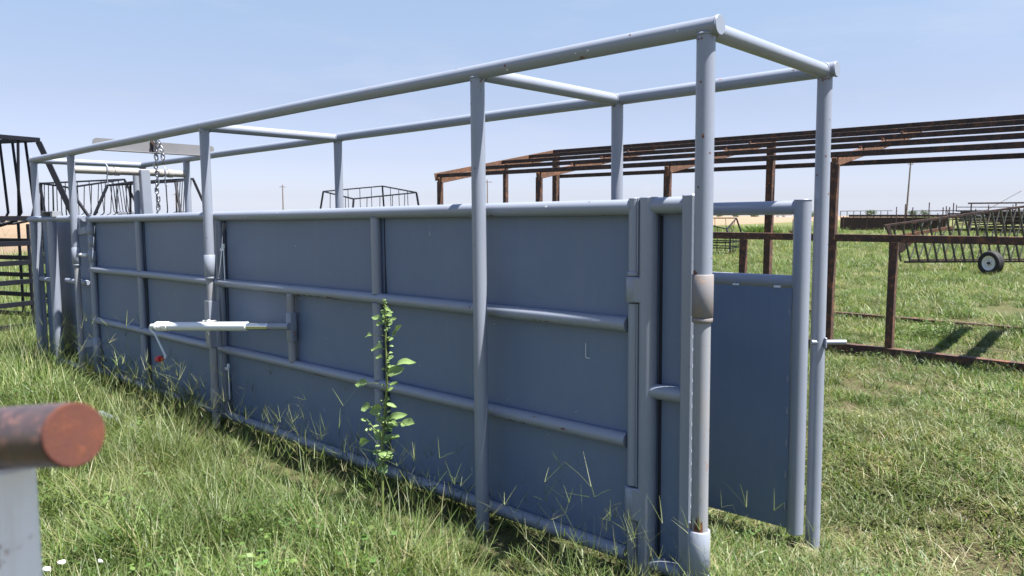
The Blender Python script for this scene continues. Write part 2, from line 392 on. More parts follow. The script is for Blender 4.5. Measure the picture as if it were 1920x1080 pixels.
# field edge: stubble beyond the line through (-20,31) and (46,148)
fe_a = Vector((-20, 31, 0)); fe_d = Vector((66, 117, 0)).normalized(); fe_n = Vector((-fe_d.y, fe_d.x, 0))
def ground_sheet():
    ux = np.concatenate([-np.geomspace(6000, 9, 40), np.linspace(-8.5, 12, 130), np.geomspace(12.5, 6000, 40)])
    uy = np.concatenate([-np.geomspace(3000, 4, 14), np.linspace(-3, 18, 130), np.geomspace(18.5, 7000, 50)])
    X, Y = np.meshgrid(ux, uy); Z = gz(X, Y)
    nx, ny = len(ux), len(uy)
    v = np.stack([X, Y, Z], -1).reshape(-1, 3)
    i = np.arange(nx * ny).reshape(ny, nx)
    f = np.stack([i[:-1, :-1], i[:-1, 1:], i[1:, 1:], i[1:, :-1]], -1).reshape(-1, 4)
    me = bpy.data.meshes.new('ground'); me.from_pydata(v.tolist(), [], f.tolist()); me.polygons.foreach_set('use_smooth', [True] * len(f))
    m, n = new_mat('grass_and_soil'); b = principled(n)
    g = n.nodes.new('ShaderNodeNewGeometry'); pos = g.outputs['Position']
    a1 = noise(n, 0.55, 5, 0.6, pos); a2 = noise(n, 1.7, 3, 0.5, pos); a3 = noise(n, 14, 8, 0.75, pos); a4 = noise(n, 90, 4, 0.7, pos); a5 = noise(n, 0.09, 5, 0.6, pos)
    soil = mix(n, a3.outputs['Fac'], (0.10, 0.075, 0.045), (0.20, 0.155, 0.10))
    thatch = mix(n, a4.outputs['Fac'], (0.055, 0.065, 0.025), (0.22, 0.22, 0.105))
    nearc = mix(n, ramp(n, a3.outputs['Fac'], [(0.40, 0.0), (0.60, 1.0)]).outputs[0], soil, thatch)
    green = mix(n, ramp(n, a3.outputs['Fac'], [(0.35, 0.0), (0.65, 1.0)]).outputs[0], (0.052, 0.078, 0.024), (0.12, 0.138, 0.052))
    green = mix(n, ramp(n, a1.outputs['Fac'], [(0.44, 0.0), (0.66, 0.6)]).outputs[0], green, (0.18, 0.155, 0.08))
    green = mix(n, ramp(n, a5.outputs['Fac'], [(0.40, 0.0), (0.68, 0.55)]).outputs[0], green, (0.155, 0.150, 0.065))
    ln = n.nodes.new('ShaderNodeVectorMath'); ln.operation = 'LENGTH'; n.links.new(pos, ln.inputs[0])
    dr = n.nodes.new('ShaderNodeMapRange'); dr.inputs['From Min'].default_value = 7; dr.inputs['From Max'].default_value = 22; n.links.new(ln.outputs['Value'], dr.inputs['Value'])
    col = mix(n, dr.outputs[0], nearc, green)
    # stubble field beyond a line, with rows
    dt = n.nodes.new('ShaderNodeVectorMath'); dt.operation = 'DOT_PRODUCT'; n.links.new(pos, dt.inputs[0]); dt.inputs[1].default_value = tuple(fe_n)
    off = n.nodes.new('ShaderNodeMath'); off.operation = 'SUBTRACT'; n.links.new(dt.outputs['Value'], off.inputs[0]); off.inputs[1].default_value = fe_a.dot(fe_n)
    wob = n.nodes.new('ShaderNodeMath'); wob.operation = 'MULTIPLY_ADD'; n.links.new(a2.outputs['Fac'], wob.inputs[0]); wob.inputs[1].default_value = 5.0; n.links.new(off.outputs[0], wob.inputs[2])
    fm = n.nodes.new('ShaderNodeMapRange'); fm.inputs['From Min'].default_value = 1.5; fm.inputs['From Max'].default_value = 5.0; n.links.new(wob.outputs[0], fm.inputs['Value'])
    stub = mix(n, a3.outputs['Fac'], (0.18, 0.13, 0.085), (0.26, 0.19, 0.13))
    stub = mix(n, ramp(n, a5.outputs['Fac'], [(0.45, 0.0), (0.6, 0.5)]).outputs[0], stub, (0.23, 0.18, 0.13))
    col = mix(n, fm.outputs[0], col, stub)
    n.links.new(col, b.inputs['Base Color']); b.inputs['Roughness'].default_value = 0.95; b.inputs['Specular IOR Level'].default_value = 0.1
    s2 = n.nodes.new('ShaderNodeMath'); s2.operation = 'ADD'; n.links.new(a3.outputs['Fac'], s2.inputs[0]); n.links.new(a4.outputs['Fac'], s2.inputs[1])
    bump(n, s2.outputs[0], 0.9, 0.05, b)
    me.materials.append(m)
    o = bpy.data.objects.new('ground', me); C.objects.link(o); o['kind'] = 'structure'
    return o
ground_sheet()

# ------------------------------------------------------------------ the cattle chute
S2, S3, S4, S5 = 1.2658, 4.2493, 7.2659, 8.5073
WD, HT = 1.2075, 2.3441
TP, TB = 0.1080, 1.1182
H1, H2, H3, H4 = 1.6596, 1.1357, 0.6018, 0.066
HB, SB = 1.2796, 0.060
R = 0.0365
chute = empty('cattle_chute', mat=MCH)
tag(chute, 'long blue grey steel cattle working chute with overhead pipe frame and sheeted sides', 'cattle chute')
def Lc(s, t, h): return Vector((t, s, h))
UP = Vector((0, 0, 1)); AL = Vector((0, 1, 0)); CR = Vector((1, 0, 0))
def tubeL(name, a, b, r, mat=M['paint'], parent=chute, n=24):
    return MB().tube(Lc(*a), Lc(*b), r, n).build(name, mat, parent)

# near side posts
def post(s, t, h0, h1, r, mat=M['paint'], weld=True):
    m = MB(); m.tube(Lc(s, t, h0), Lc(s, t, h1), r, 28)
    if weld: m.weld(Lc(s, t, h1 - 0.008), UP, r + 0.001, 0.0045, seed=int(s * 100))
    return m.build('post', mat, chute)
TOPJ = HT - R * 0.55
post(0.0, 0, 1.38, TOPJ, R)
post(0.0, 0, -0.12, 1.22, R * 0.93, M['worn'], False)
post(S2, 0, -0.05, TOPJ, R)
post(S3, 0, 1.30, TOPJ, R)
post(S3, 0, -0.05, 1.30, 0.0305, M['worn'], False)
post(S4, 0, 1.28, TOPJ, R)
post(S4, 0, -0.05, 1.28, 0.0305, M['worn'], False)
post(S5, 0, -0.05, TOPJ, R)
# far side posts
for s in (0, S2, S3, S4, S5): post(s, WD, -0.22, TOPJ, R)
# top rails, a hair out of line between the posts like real pipe
def rail_path(t, h, s0, s1, r, sag, name='top_rail', mat=M['paint']):
    k = 28; pts = []
    for i in range(k + 1):
        s = s0 + (s1 - s0) * i / k
        z = h + sag * sin(pi * np.clip((s - 0) / S5, 0, 1)) + 0.0012 * sin(s * 3.1 + t)
        pts.append(Lc(s, t + 0.0015 * sin(s * 1.7), z))
    return MB().path(pts, r, 26).build(name, mat, chute)
rail_path(0, HT, -0.055, S5 + 0.045, R, 0.004)
rail_path(WD, HT, -0.055, S5 + 0.045, R, 0.004)
for t in (0, WD):   # welded end caps, slightly larger plate on each rail end
    for s, sg in ((-0.055, -1), (S5 + 0.045, 1)):
        m = MB(); m.tube(Lc(s, t, HT), Lc(s + sg * 0.006, t, HT), R + 0.0012, 26); m.weld(Lc(s - sg * 0.001, t, HT), AL, R, 0.003, seed=int(100 * t + s))
        m.build('end_cap', M['paint'], chute)
# cross bars
for s in (0, S2, S3, S5):
    m = MB(); m.tube(Lc(s, R * 0.6, HT - 0.004), Lc(s, WD - R * 0.6, HT - 0.004), R * 0.97, 26)
    m.weld(Lc(s, R + 0.006, HT - 0.004), CR, R, 0.004, seed=3); m.weld(Lc(s, WD - R - 0.006, HT - 0.004), CR, R, 0.004, seed=4)
    m.build('cross_bar', M['paint'], chute)
# lower pivot bar at the head end, with sleeves and hooks
pv = tubeL('pivot_bar', (S4, R * 0.6, 2.170), (S4, WD - R * 0.6, 2.170), 0.037, M['beige'])
for t in (0.345, 0.415, 0.88, 0.985):
    MB().sleeve(Lc(S4, t, 2.170), Lc(S4, t + 0.055, 2.170), 0.0455, 0.037).build('sleeve', M['beige'], pv)
for t in (0.335, 0.945):
    m = MB(); m.path([Lc(S4 + 0.0, t, 2.25), Lc(S4 - .045, t + .004, 2.215), Lc(S4 - .05, t, 2.16), Lc(S4 - .02, t, 2.10), Lc(S4 - 0.0, t + .01, 2.045), Lc(S4 - .02, t + .04, 2.03)], 0.006, 8)
    m.build('hook', M['paint'], pv)
# sloping lever plate below the pivot bar
m = MB()
m.beam(Lc(S4 - 0.05, 0.71, 2.20), Lc(S4 - 0.02, 0.745, 1.20), 0.10, 0.075, up=(0, 1, 0), bev=.006)
m.build('lever_arm', M['paint'], chute)
tubeL('lever_post', (S4 + 0.15, 0.70, 1.0), (S4 + 0.15, 0.70, 2.16), 0.034)
# overhead plate resting on both rails (a wide angle iron)
m = MB()
s0, t0, t1 = 6.85, 0.075, 1.34
hb_ = HT + R + 0.004
prof = [(t0 + 0.03, hb_), (t0, hb_ + 0.03), (t0 + 0.008, hb_ + 0.098), (t0 + 0.035, hb_ + 0.117), (t1 - 0.02, hb_ + 0.112), (t1, hb_ + 0.095), (t1, hb_)]
for ds in (0, 0.008):
    for (t, h) in prof: m.v.append(tuple(Lc(s0 + ds, t, h - 0.03)))
n_ = len(prof)
m.face(tuple(range(n_))[::-1]); m.face(tuple(range(n_, 2 * n_)))
for k in range(n_): m.face((k, (k + 1) % n_, n_ + (k + 1) % n_, n_ + k))
m.box(Lc(s0 - 0.03, (t0 + t1) / 2 + .02, hb_ - 0.034), AL, CR, UP, 0.038, (t1 - t0) / 2 - 0.03, 0.004)
m.build('overhead_plate', M['plate'], chute, fix=True)
MB().box(Lc(s0 - 0.012, 0.672, hb_ + 0.035), AL, CR, UP, 0.010, 0.03, 0.075).build('chain_bracket', M['rust'], chute)

# side panels of sheet and pipe. Each panel: the sheet is the part, its pipes are sub-parts.
def sheet_mesh(s0, s1, h0, h1, t, th=0.004, amp=0.006, seed=0):
    m = MB(); nx = max(2, int((s1 - s0) / 0.12)); nz_ = max(2, int((h1 - h0) / 0.14)); rd = np.random.default_rng(seed)
    ph = rd.uniform(0, 6, 6)
    def wv(s, h): return amp * (sin(2.1 * s + ph[0]) * sin(3.3 * h + ph[1]) + 0.5 * sin(5.2 * s + ph[2] + 2 * h) + 0.3 * sin(9 * h + ph[3]))
    for side in (0, 1):
        for j in range(nz_ + 1):
            for i in range(nx + 1):
                s = s0 + (s1 - s0) * i / nx; h = h0 + (h1 - h0) * j / nz_
                m.v.append(tuple(Lc(s, t + wv(s, h) + (th if side else 0), h)))
    K = (nx + 1) * (nz_ + 1)
    for j in range(nz_):
        for i in range(nx):
            a = j * (nx + 1) + i; b = a + 1; c = b + nx + 1; d = a + nx + 1
            m.face((a, b, c, d)[::-1], True); m.face((K + a, K + b, K + c, K + d), True)
    bd = [i for i in range(nx + 1)] + [j * (nx + 1) + nx for j in range(1, nz_ + 1)] + [nz_ * (nx + 1) + i for i in range(nx - 1, -1, -1)] + [j * (nx + 1) for j in range(nz_ - 1, 0, -1)]
    for k in range(len(bd)):
        a, b = bd[k], bd[(k + 1) % len(bd)]; i0 = len(m.v); m.v += [m.v[a], m.v[b], m.v[K + b], m.v[K + a]]; m.face((i0, i0 + 1, i0 + 2, i0 + 3))
    return m
RR = 0.0335
TS = TP + 0.030            # sheet lies on the inner side of the pipes
# main swing gate, near side
gate = sheet_mesh(0.345, 7.12, H4 + 0.01, H1 - 0.01, TS, seed=1).build('side_gate', M['sheet'], chute)
gate['label'] = 'long sheeted swing side with three pipe rails'
def prail(h, s0, s1, t=TP, r=RR, par=gate, nm='rail', mat=M['paint']):
    k = 18; pts = []
    for i in range(k + 1):
        s = s0 + (s1 - s0) * i / k
        pts.append(Lc(s, t + 0.001 * sin(s * 2.2 + h), h + 0.0015 * sin(s * 1.9 + h * 3)))
    return MB().path(pts, r, 22).build(nm, mat, par)
prail(H1, 0.40, 7.16, r=R * 0.97, nm='top_rail')
prail(H2, 0.43, 7.16); prail(H3, 0.43, 7.16); prail(H4, 0.43, 7.16)
def upright(s, h0, h1, t=TP, r=0.031, par=gate, weld=()):
    m = MB(); m.tube(Lc(s, t, h0), Lc(s, t, h1), r, 22)
    for hh in weld: m.weld(Lc(s, t, hh), UP, r, 0.004, seed=int(hh * 50))
    return m.build('upright', M['paint'], par)
for s in (5.876, 4.30, 2.27):
    for a, b in ((H4 + RR * .8, H3 - RR * .8), (H3 + RR * .8, H2 - RR * .8), (H2 + RR * .8, H1 - RR * .8)):
        upright(s, a, b, weld=(a + .006, b - .006))
    # near-black strip: shadow of the gap beside the upright, painted as colour
    MB().box(Lc(s - 0.052, TS - 0.0025, (H1 + H4) / 2), AL, CR, UP, 0.006, 0.0022, (H1 - H4) / 2 - 0.03).build('shaded_seam', M['shaded_seam'], gate)
upright(7.12, H4, H1 - .02, r=0.033); 
# T socket carrying the jack, short pipe between rails 2 and 3
sk = MB(); sk.tube(Lc(3.247, TP - 0.012, H3 + RR * .7), Lc(3.247, TP - 0.012, H2 - RR * .7), 0.028, 20)
sk = sk.build('socket_post', M['worn'], gate)
m = MB(); m.sleeve(Lc(3.247, TP - 0.012, 0.775), Lc(3.247, TP - 0.012, 0.975), 0.037, 0.029)
m.box(Lc(3.21, TP - 0.03, 0.875), AL, CR, UP, 0.004, 0.012, 0.10)
m.build('socket_sleeve', M['paint'], gate)
# strip with cut-outs at the near end of the gate, made of half pipe segments; hinge blocks fill the cut-outs
SH = 0.392
for a, b in ((1.372, 1.70), (0.405, 1.235), (-0.03, 0.245)):
    m = MB(); m.tube(Lc(SH, TP - 0.006, a), Lc(SH, TP - 0.006, b), 0.027, 22)
    m.box(Lc(SH - 0.030, TP - 0.008, (a + b) / 2), AL, CR, UP, 0.003, 0.022, (b - a) / 2)
    m.build('hinge_strip', M['paint'] if a > 0 else M['worn'], gate)
MB().sleeve(Lc(SH, TP - 0.006, 1.355), Lc(SH, TP - 0.006, 1.377), 0.033, 0.026).build('hinge_ring', M['paint'], gate)
# narrow fixed panel at the near end
npn = sheet_mesh(0.10, 0.335, -0.02, H1 - 0.01, TS, amp=0.001, seed=2).build('narrow_panel', M['sheet'], chute)
npn['label'] = 'narrow sheeted section beside the corner post'
upn = MB(); upn.tube(Lc(0.322, TP, -0.08), Lc(0.322, TP, H1 + 0.042), 0.041, 26).build('hinge_post', M['paint'], npn)
for a, b in ((1.24, 1.353), (0.25, 0.40)):
    m = MB(); m.sleeve(Lc(SH, TP - 0.006, a), Lc(SH, TP - 0.006, b), 0.0385, 0.02, 24); m.box(Lc(SH - 0.045, TP - 0.006, (a + b) / 2), AL, CR, UP, 0.035, 0.034, (b - a) / 2, .006)
    m.build('hinge_block', M['paint'], npn)
tubeL('top_rail', (0.10, TP, H1 + .004), (0.30, TP, H1 + .004), R * 0.97, parent=npn)
tubeL('rail', (0.12, TP, 0.852), (0.30, TP, 0.852), RR, parent=npn)
tubeL('rail', (0.10, TP, H4), (0.30, TP, H4), RR, parent=npn)
MB().box(Lc(0.276, TS - 0.0025, 0.8), AL, CR, UP, 0.007, 0.0022, 0.82).build('shaded_seam', M['shaded_seam'], npn)
# rolled edge strip against the corner post
m = MB(); m.box(Lc(0.112, TP - 0.012, 0.83), AL, CR, UP, 0.030, 0.028, 0.88, .008)
for k in range(26):
    h = 1.63 - k * 0.062 + random.uniform(-.01, .01)
    m.path([Lc(0.080, TP - 0.042, h), Lc(0.078, TP - 0.045, h - 0.012)], 0.0035, 6)
m.build('edge_strip', M['paint'], npn)
# collars binding the strip to the corner post
def collar(s, t, h0, h1, ro, mat, tail=True, ri=R, lip=True, par=chute):
    m = MB(); m.sleeve(Lc(s, t, h0), Lc(s, t, h1), ro, ri - 0.001, 32)
    if lip: m.sleeve(Lc(s, t, h0 - 0.022), Lc(s, t, h0 - 0.003), ro - 0.0015, ri - 0.002, 32)
    if tail: m.box(Lc(s + 0.052, t + 0.038, (h0 + h1) / 2), (0.6, 0.8, 0), (0.8, -0.6, 0), UP, 0.034, 0.004, (h1 - h0) / 2 - 0.004, .002)
    return m.build('collar', mat, par)
collar(0, 0, 1.215, 1.385, 0.0430, M['collar'], ri=R)
collar(0, 0, 0.155, 0.335, 0.0440, M['paint'], ri=R)
collar(S3, 0, 1.195, 1.36, 0.0425, M['paint'], tail=False)
collar(S4, 0, 1.195, 1.365, 0.0425, M['paint'], tail=False)
collar(S3, 0, 0.145, 0.31, 0.036, M['worn'], tail=False, ri=0.031)
collar(S4, 0, 0.15, 0.31, 0.037, M['worn'], tail=False, ri=0.031)
m = MB(); m.tube(Lc(S4 - 0.03, 0.02, 1.29), Lc(S4 - 0.13, 0.06, 1.285), 0.019, 16); m.build('lock_bolt', M['white'], chute)
def rust_patch(h0, hh, a0, a1, r, seed):
    rd = random.Random(seed); m = MB(); n_ = 16
    for k in range(n_ + 1):
        q = radians(a0 + (a1 - a0) * k / n_); top = h0 + hh * rd.uniform(.25, 1.0) * (sin(pi * (k + .5) / (n_ + 1)) ** .4)
        for z in (h0, top): m.v.append(tuple(Lc(r * sin(q), -r * cos(q), z)))
    for k in range(n_): m.face((2 * k, 2 * k + 2, 2 * k + 3, 2 * k + 1), True)
    return m.build('rust_patch', M['patch'], chute, fix=True)
rust_patch(0.335, 0.085, -52, 10, R * .93 + .0010, 1)
rust_patch(0.335, 0.10, 34, 60, R * .93 + .0010, 3)
rust_patch(1.386, 0.022, 5, 75, R + .0010, 2)
rust_patch(0.133, 0.03, -60, 20, 0.0432, 5)
def chip(m, o_, ax, q0, r, rad, rd, asp=1.0):
    # one flake of missing paint lying on a pipe: o_ centre line point, ax axis, q0 angle round the pipe
    ref = UP if abs(ax.z) < .9 else CR
    x = ax.cross(ref).normalized(); y = ax.cross(x); n_ = 8; i0 = len(m.v)
    for k in range(n_):
        q = 2 * pi * k / n_; rr = rad * rd.uniform(.45, 1.15)
        a = q0 + rr * cos(q) / r; d = rr * sin(q) * asp
        m.v.append(tuple(o_ + ax * d + x * ((r + .0006) * cos(a)) + y * ((r + .0006) * sin(a))))
    m.v.append(tuple(o_ + x * ((r + .0009) * cos(q0)) + y * ((r + .0009) * sin(q0))))
    for k in range(n_): m.face((i0 + k, i0 + (k + 1) % n_, i0 + n_))
rdc = random.Random(21)
m = MB()
for (t_, z_, r_, s0_, s1_, cnt) in ((0, HT + .001, R, 0, S5, 26), (WD, HT + .001, R, 0, S5, 16), (TP, H1, R * .97, .5, 7.1, 22), (TP, H2, RR, .5, 7.1, 16), (TP, H3, RR, .5, 7.1, 16), (TP, H4, RR, .5, 7.1, 10)):
    for k in range(cnt): chip(m, Lc(rdc.uniform(s0_, s1_) ** 1.0, t_, z_), AL, rdc.uniform(0, 6.3), r_, rdc.uniform(.003, .008), rdc, rdc.uniform(.6, 2.2))
for (s_, t_) in ((0, 0), (S2, 0), (0, WD), (S2, WD), (S3, 0)):
    for k in range(9): chip(m, Lc(s_, t_, rdc.uniform(1.42, 2.28)), UP, rdc.uniform(0, 6.3), R, rdc.uniform(.0025, .006), rdc, rdc.uniform(.6, 2))
for (s_, t_, q) in ((.17, 0, 0), (.20, 0, .4), (.24, 0, .2), (.27, 0, -.2), (-.02, 0, 0.1), (.02, WD, .1), (.05, WD, .5), (.35, 0, .6)):
    chip(m, Lc(s_, t_, HT), AL, -pi / 2 + q * .7, R, .012, rdc, 1.9)
for (s_, t_) in ((0, 0), (S2, 0), (0, WD), (S2, WD), (S3, 0), (S3, WD)):     # burnt paint beside the welds
    for k in range(7): chip(m, Lc(s_, t_, TOPJ - .018 - rdc.uniform(0, .015)), UP, rdc.uniform(0, 6.3), R, .006, rdc, .7)
m.build('paint_chips', M['patch'], chute, fix=True)['kind'] = 'stuff'
m = MB()
for k in range(30): chip(m, Lc(rdc.uniform(0, 5), 0 if k % 2 else TP, HT if k % 2 else H1), AL, rdc.uniform(0, 6.3), R, rdc.uniform(.003, .006), rdc, rdc.uniform(.4, 2.5))
for k in range(40):      # scuffs on the sheet between the rails
    s_ = rdc.uniform(.5, 6.8); h_ = rdc.uniform(.15, 1.55)
    if min(abs(h_ - H2), abs(h_ - H3)) < .06: continue
    a_s = rdc.uniform(0, 3.1); l_ = rdc.uniform(.004, .022)
    m.beam(Lc(s_, TS - .0085, h_), Lc(s_ + l_ * cos(a_s), TS - .0085, h_ + l_ * sin(a_s)), .0006, rdc.uniform(.001, .003), bev=.0002)
m.build('paint_scuffs', M['zinc'], chute, fix=True)['kind'] = 'stuff'
m = MB()                 # rust weeping along the underside of the rails and beside the seams
for (s_, h_, l_) in ((3.0, H2, .30), (2.75, H2, .16), (1.1, H3, .22), (2.9, H3, .12), (4.6, H2, .2), (0.9, H2, .14), (5.4, H3, .2)):
    for k in range(7): chip(m, Lc(s_ + l_ * rdc.uniform(-.5, .5), TP, h_), AL, pi * .5 + rdc.uniform(.5, .9), RR, rdc.uniform(.004, .008), rdc, rdc.uniform(1.5, 4))
m.build('rust_weep', M['patch'], chute, fix=True)['kind'] = 'stuff'
# square sleeve round the third post (carries the jack)
m = MB()
for (dx, dy, hx, hy) in ((0, 0.037, 0.041, 0.004), (0, -0.037, 0.041, 0.004), (0.037, 0, 0.004, 0.033), (-0.037, 0, 0.004, 0.033)):
    m.box(Lc(S3 + dx, dy, 0.822), AL, CR, UP, hx, hy, 0.182, .002)
m.build('square_sleeve', M['paint'], chute)
# hinge pieces between gate end and fourth post
for h0, h1, r in ((1.50, 1.59, .043), (1.37, 1.47, .037), (1.22, 1.33, .043), (0.14, 0.42, .043)):
    m = MB(); m.sleeve(Lc(7.12, TP, h0), Lc(7.12, TP, h1), r, 0.033); m.build('hinge_barrel', M['paint'], gate)
for h in (1.545, 0.36):
    m = MB(); m.beam(Lc(S4, 0.03, h - .02), Lc(7.13, TP - .03, h), 0.05, 0.085, bev=.01); m.build('hinge_arm', M['paint'], chute)
m = MB(); m.box(Lc(S4 - 0.045, 0.03, 1.615), AL, CR, UP, 0.035, 0.006, 0.06); m.build('gusset', M['paint'], chute)
# slide latches by the third post
for h0 in (1.16, 0.22):
    m = MB(); m.tube(Lc(4.155, TP - 0.038, h0), Lc(4.155, TP - 0.038, h0 + 0.27), 0.005, 8)
    m.tube(Lc(4.155, TP - 0.038, h0 + 0.25), Lc(4.155, TP - 0.038, h0 + 0.285), 0.011, 10)
    m.beam(Lc(4.155, TP - 0.036, h0 + 0.24), Lc(4.21, TP - 0.036, h0 + 0.24), 0.012, 0.02)
    m.build('slide_latch', M['zinc'], gate)
# head section beyond the fourth post: near rail on the frame line
hp = sheet_mesh(8.02, 8.47, 0.05, H1 - 0.02, 0.04, amp=0.001, seed=3).build('head_panel', M['sheet'], chute)
hp['label'] = 'short sheeted section at the head end'
tubeL('top_rail', (7.20, 0.075, H1 + .006), (8.60, -0.05, H1 + .006), R * 0.95, parent=hp)
m = MB(); m.tube(Lc(8.49, -0.045, -0.05), Lc(8.49, -0.045, H1 - 0.02), 0.04, 22); m.build('upright', M['paint'], hp)
m = MB(); m.tube(Lc(7.965, -0.01, -0.05), Lc(7.965, -0.01, H1 - 0.02), 0.047, 24); m.build('upright', M['paint'], hp)
tubeL('rail', (8.02, -0.01, 0.985), (8.46, -0.01, 0.985), 0.028, parent=hp)
tubeL('rail', (7.29, 0.10, 0.985), (7.93, 0.10, 0.985), 0.028, parent=hp)
tubeL('rail', (7.29, -0.01, 0.09), (7.93, -0.01, 0.09), 0.030, parent=hp)
sheet_mesh(7.28, 8.46, 0.05, H1 - 0.02, 0.17, amp=0.001, seed=4).build('inner_sheet', M['sheet'], hp)
m = MB()   # open channel bracket on the rail
for c_, hs_ in (((8.0, 0, H1 + .085), (.19, .045, .004)), ((8.13, .04, H1 + .06), (.006, .006, .03)), ((8.18, 0, H1 + .06), (.006, .045, .03)), ((7.84, 0, H1 + .06), (.03, .047, .03)), ((8.0, .043, H1 + .06), (.19, .003, .028))):
    m.box(Lc(*c_), AL, CR, UP, *hs_)
m.build('channel_bracket', M['worn'], hp)

# far side: small gate with an opening at the near end, then full sheets
fg = sheet_mesh(SB + 0.03, 1.30, -0.02, HB - 0.03, TB - 0.03, seed=5).build('far_gate', M['sheet'], chute)
fg['label'] = 'far side gate with open window above the sheet'
tubeL('top_rail', (SB + .02, TB, H1), (1.32, TB, H1), R * 0.97, parent=fg)
tubeL('rail', (SB + .02, TB, HB), (1.32, TB, HB), RR, parent=fg)
tubeL('rail', (SB + .02, TB + .01, -0.015), (1.32, TB + .01, -0.015), 0.02, parent=fg)
m = MB(); m.tube(Lc(SB, TB, -0.045), Lc(SB, TB, H1 + 0.041), 0.043, 26); m.weld(Lc(SB, TB, H1 + .038), UP, .043, .003, seed=9); m.build('upright', M['paint'], fg)
tubeL('upright', (1.32, TB, 0.0), (1.32, TB, H1 + .03), R, parent=fg)
for k, s in enumerate((0.17, 0.40, 0.62)):
    MB().box(Lc(s, TB - 0.034, HB - 0.026), AL, CR, UP, 0.018, 0.004, 0.006, .002).build('weld_tab', M['zinc'], fg)
for k in range(14):
    h = 0.10 + k * 0.085
    if k % 2 == 0: MB().box(Lc(SB + 0.042, TB - 0.034, h), AL, CR, UP, 0.004, 0.003, 0.018, .001).build('weld_tab', M['paint'], fg)
fp = sheet_mesh(1.38, 8.45, 0.03, H1 - 0.01, TB + 0.02, seed=6).build('far_side_panel', M['sheet'], chute)
fp['label'] = 'long sheeted far side'
for h in (H1, H2, H3, H4): tubeL('rail', (1.36, TB, h), (8.47, TB, h), RR, parent=fp)
# latch rod sticking out past the far corner post
m = MB(); a_ = Lc(0.03, TB + .03, 0.968)
ldir = (MCH.to_3x3().inverted() @ Vector((1, 0.02, 0))).normalized()
m.tube(a_ + ldir * 0.02, a_ + ldir * 0.20, 0.0125, 16); m.build('latch_rod', M['paint'], chute)
m = MB(); m.box(a_ + ldir * 0.085, ldir, UP, ldir.cross(UP), 0.004, 0.026, 0.03, .003); m.build('latch_tab', M['paint'], chute)

# ------------------------------------------------------------------ chain hanging from the overhead plate
lk = MB()
pts = []
for k in range(20):
    q = 2 * pi * k / 20
    pts.append(Vector((0.0155 * cos(q), 0, 0.0155 * sin(q) + (0.015 if sin(q) > 0 else -0.015) * (1 if abs(sin(q)) > 1e-6 else 0))))
lk.path(pts, 0.0070, 8, False, True)
chain = empty('chain', W(6.80, 0.676, hb_ + 0.06))
tag(chain, 'steel link chain hanging from the overhead plate of the grey chute', 'chain')
base_link = None
def link(loc, rot):
    global base_link
    if base_link is None:
        base_link = lk.build('link', M['chain'], chain); o = base_link
    else:
        o = base_link.copy(); C.objects.link(o); o.parent = chain
    o.location = loc; o.rotation_euler = rot
for k in range(24):
    link((0.005 * sin(k * 1.1), 0.004 * cos(k), -0.05 - 0.0440 * k), (0.08 * sin(k * 2.3), 0.10 * cos(k * 1.7), (pi / 2 if k % 2 else 0) + 0.35 + 0.25 * sin(k * 0.6)))
fold = [(0.0, -0.01, 0.035), (0.018, -0.012, 0.045), (0.035, -0.015, 0.02), (0.052, -0.016, -0.015), (0.066, -0.016, -0.052), (0.076, -0.016, -0.093), (0.080, -0.016, -0.134), (0.080, -0.016, -0.175)]
for k, p in enumerate(fold): link(p, (0.3 * sin(k), -0.5 if k < 5 else 0.0, pi / 2 * (k % 2) + .3))

# ------------------------------------------------------------------ screw jack across the third post
JA = Vector(Lc(3.205, 0.052, 0.886)); JB = Vector(Lc(3.983, -0.12, 0.836))
jd = (JB - JA).normalized(); jt = (JB - JA).length
def J(d): return JA + jd * d
JW = MCH
jack = empty('crank_jack', MCH @ J(0)); jack.matrix_world = MCH.copy()
tag(jack, 'white screw jack with cranked handle and red knob, lying across a chute post', 'jack')
LEN = jt * 1.93
MB().tube(J(0.0), J(0.24), 0.024, 20).build('end_tube', M['paint'], jack)
MB().tube(J(0.20), J(0.50), 0.027, 24).build('inner_tube', M['chrome'], jack)
MB().tube(J(0.42), J(LEN - 0.22), 0.0335, 28).build('outer_tube', M['zinc'], jack)
m = MB()
m.tube(J(LEN - .225), J(LEN - .15), 0.038, 24); m.tube(J(LEN - .15), J(LEN - .065), 0.0355, 24)
for k in range(4): m.sleeve(J(LEN - .145 + .02 * k), J(LEN - .139 + .02 * k), 0.0385, 0.03)
m.build('gear_head', M['fg_white'], jack)
m = MB()
hd = J(LEN)
side = jd.cross(UP).normalized()
iv = MCH.inverted()
# crank hangs down and back to the right in the picture
k1 = hd + jd * 0.005 + UP * -0.03; k2 = hd - jd * 0.035 - UP * 0.06 + side * 0.0
k3 = hd - jd * 0.155 - UP * 0.235; k4 = hd - jd * 0.15 - UP * 0.255
m.path([J(LEN - .07), hd, hd + jd * 0.012 - UP * 0.012, k1 - UP * .002, k2, (k2 + k3) / 2, k3, k4], [0.02, 0.021, 0.017, 0.0125, 0.0085, 0.0085, 0.0085, 0.0085], 12)
crank = m.build('crank_handle', M['zinc'], jack)
m = MB(); kp = hd - jd * 0.078 - UP * 0.262
m.tube(k4, kp, 0.006, 8)
for k in range(5):
    q = 2 * pi * k / 5; off = UP * (0.013 * sin(q)) + side * (0.013 * cos(q))
    m.path([kp + off - jd * 0.02 - jd * 0, kp + off + jd * 0.005, kp + off + jd * 0.03], [0.012, 0.0165, 0.011], 10)
m.tube(kp - jd * .018, kp + jd * 0.028, 0.018, 12)
m.build('knob', M['red'], crank)
m = MB()
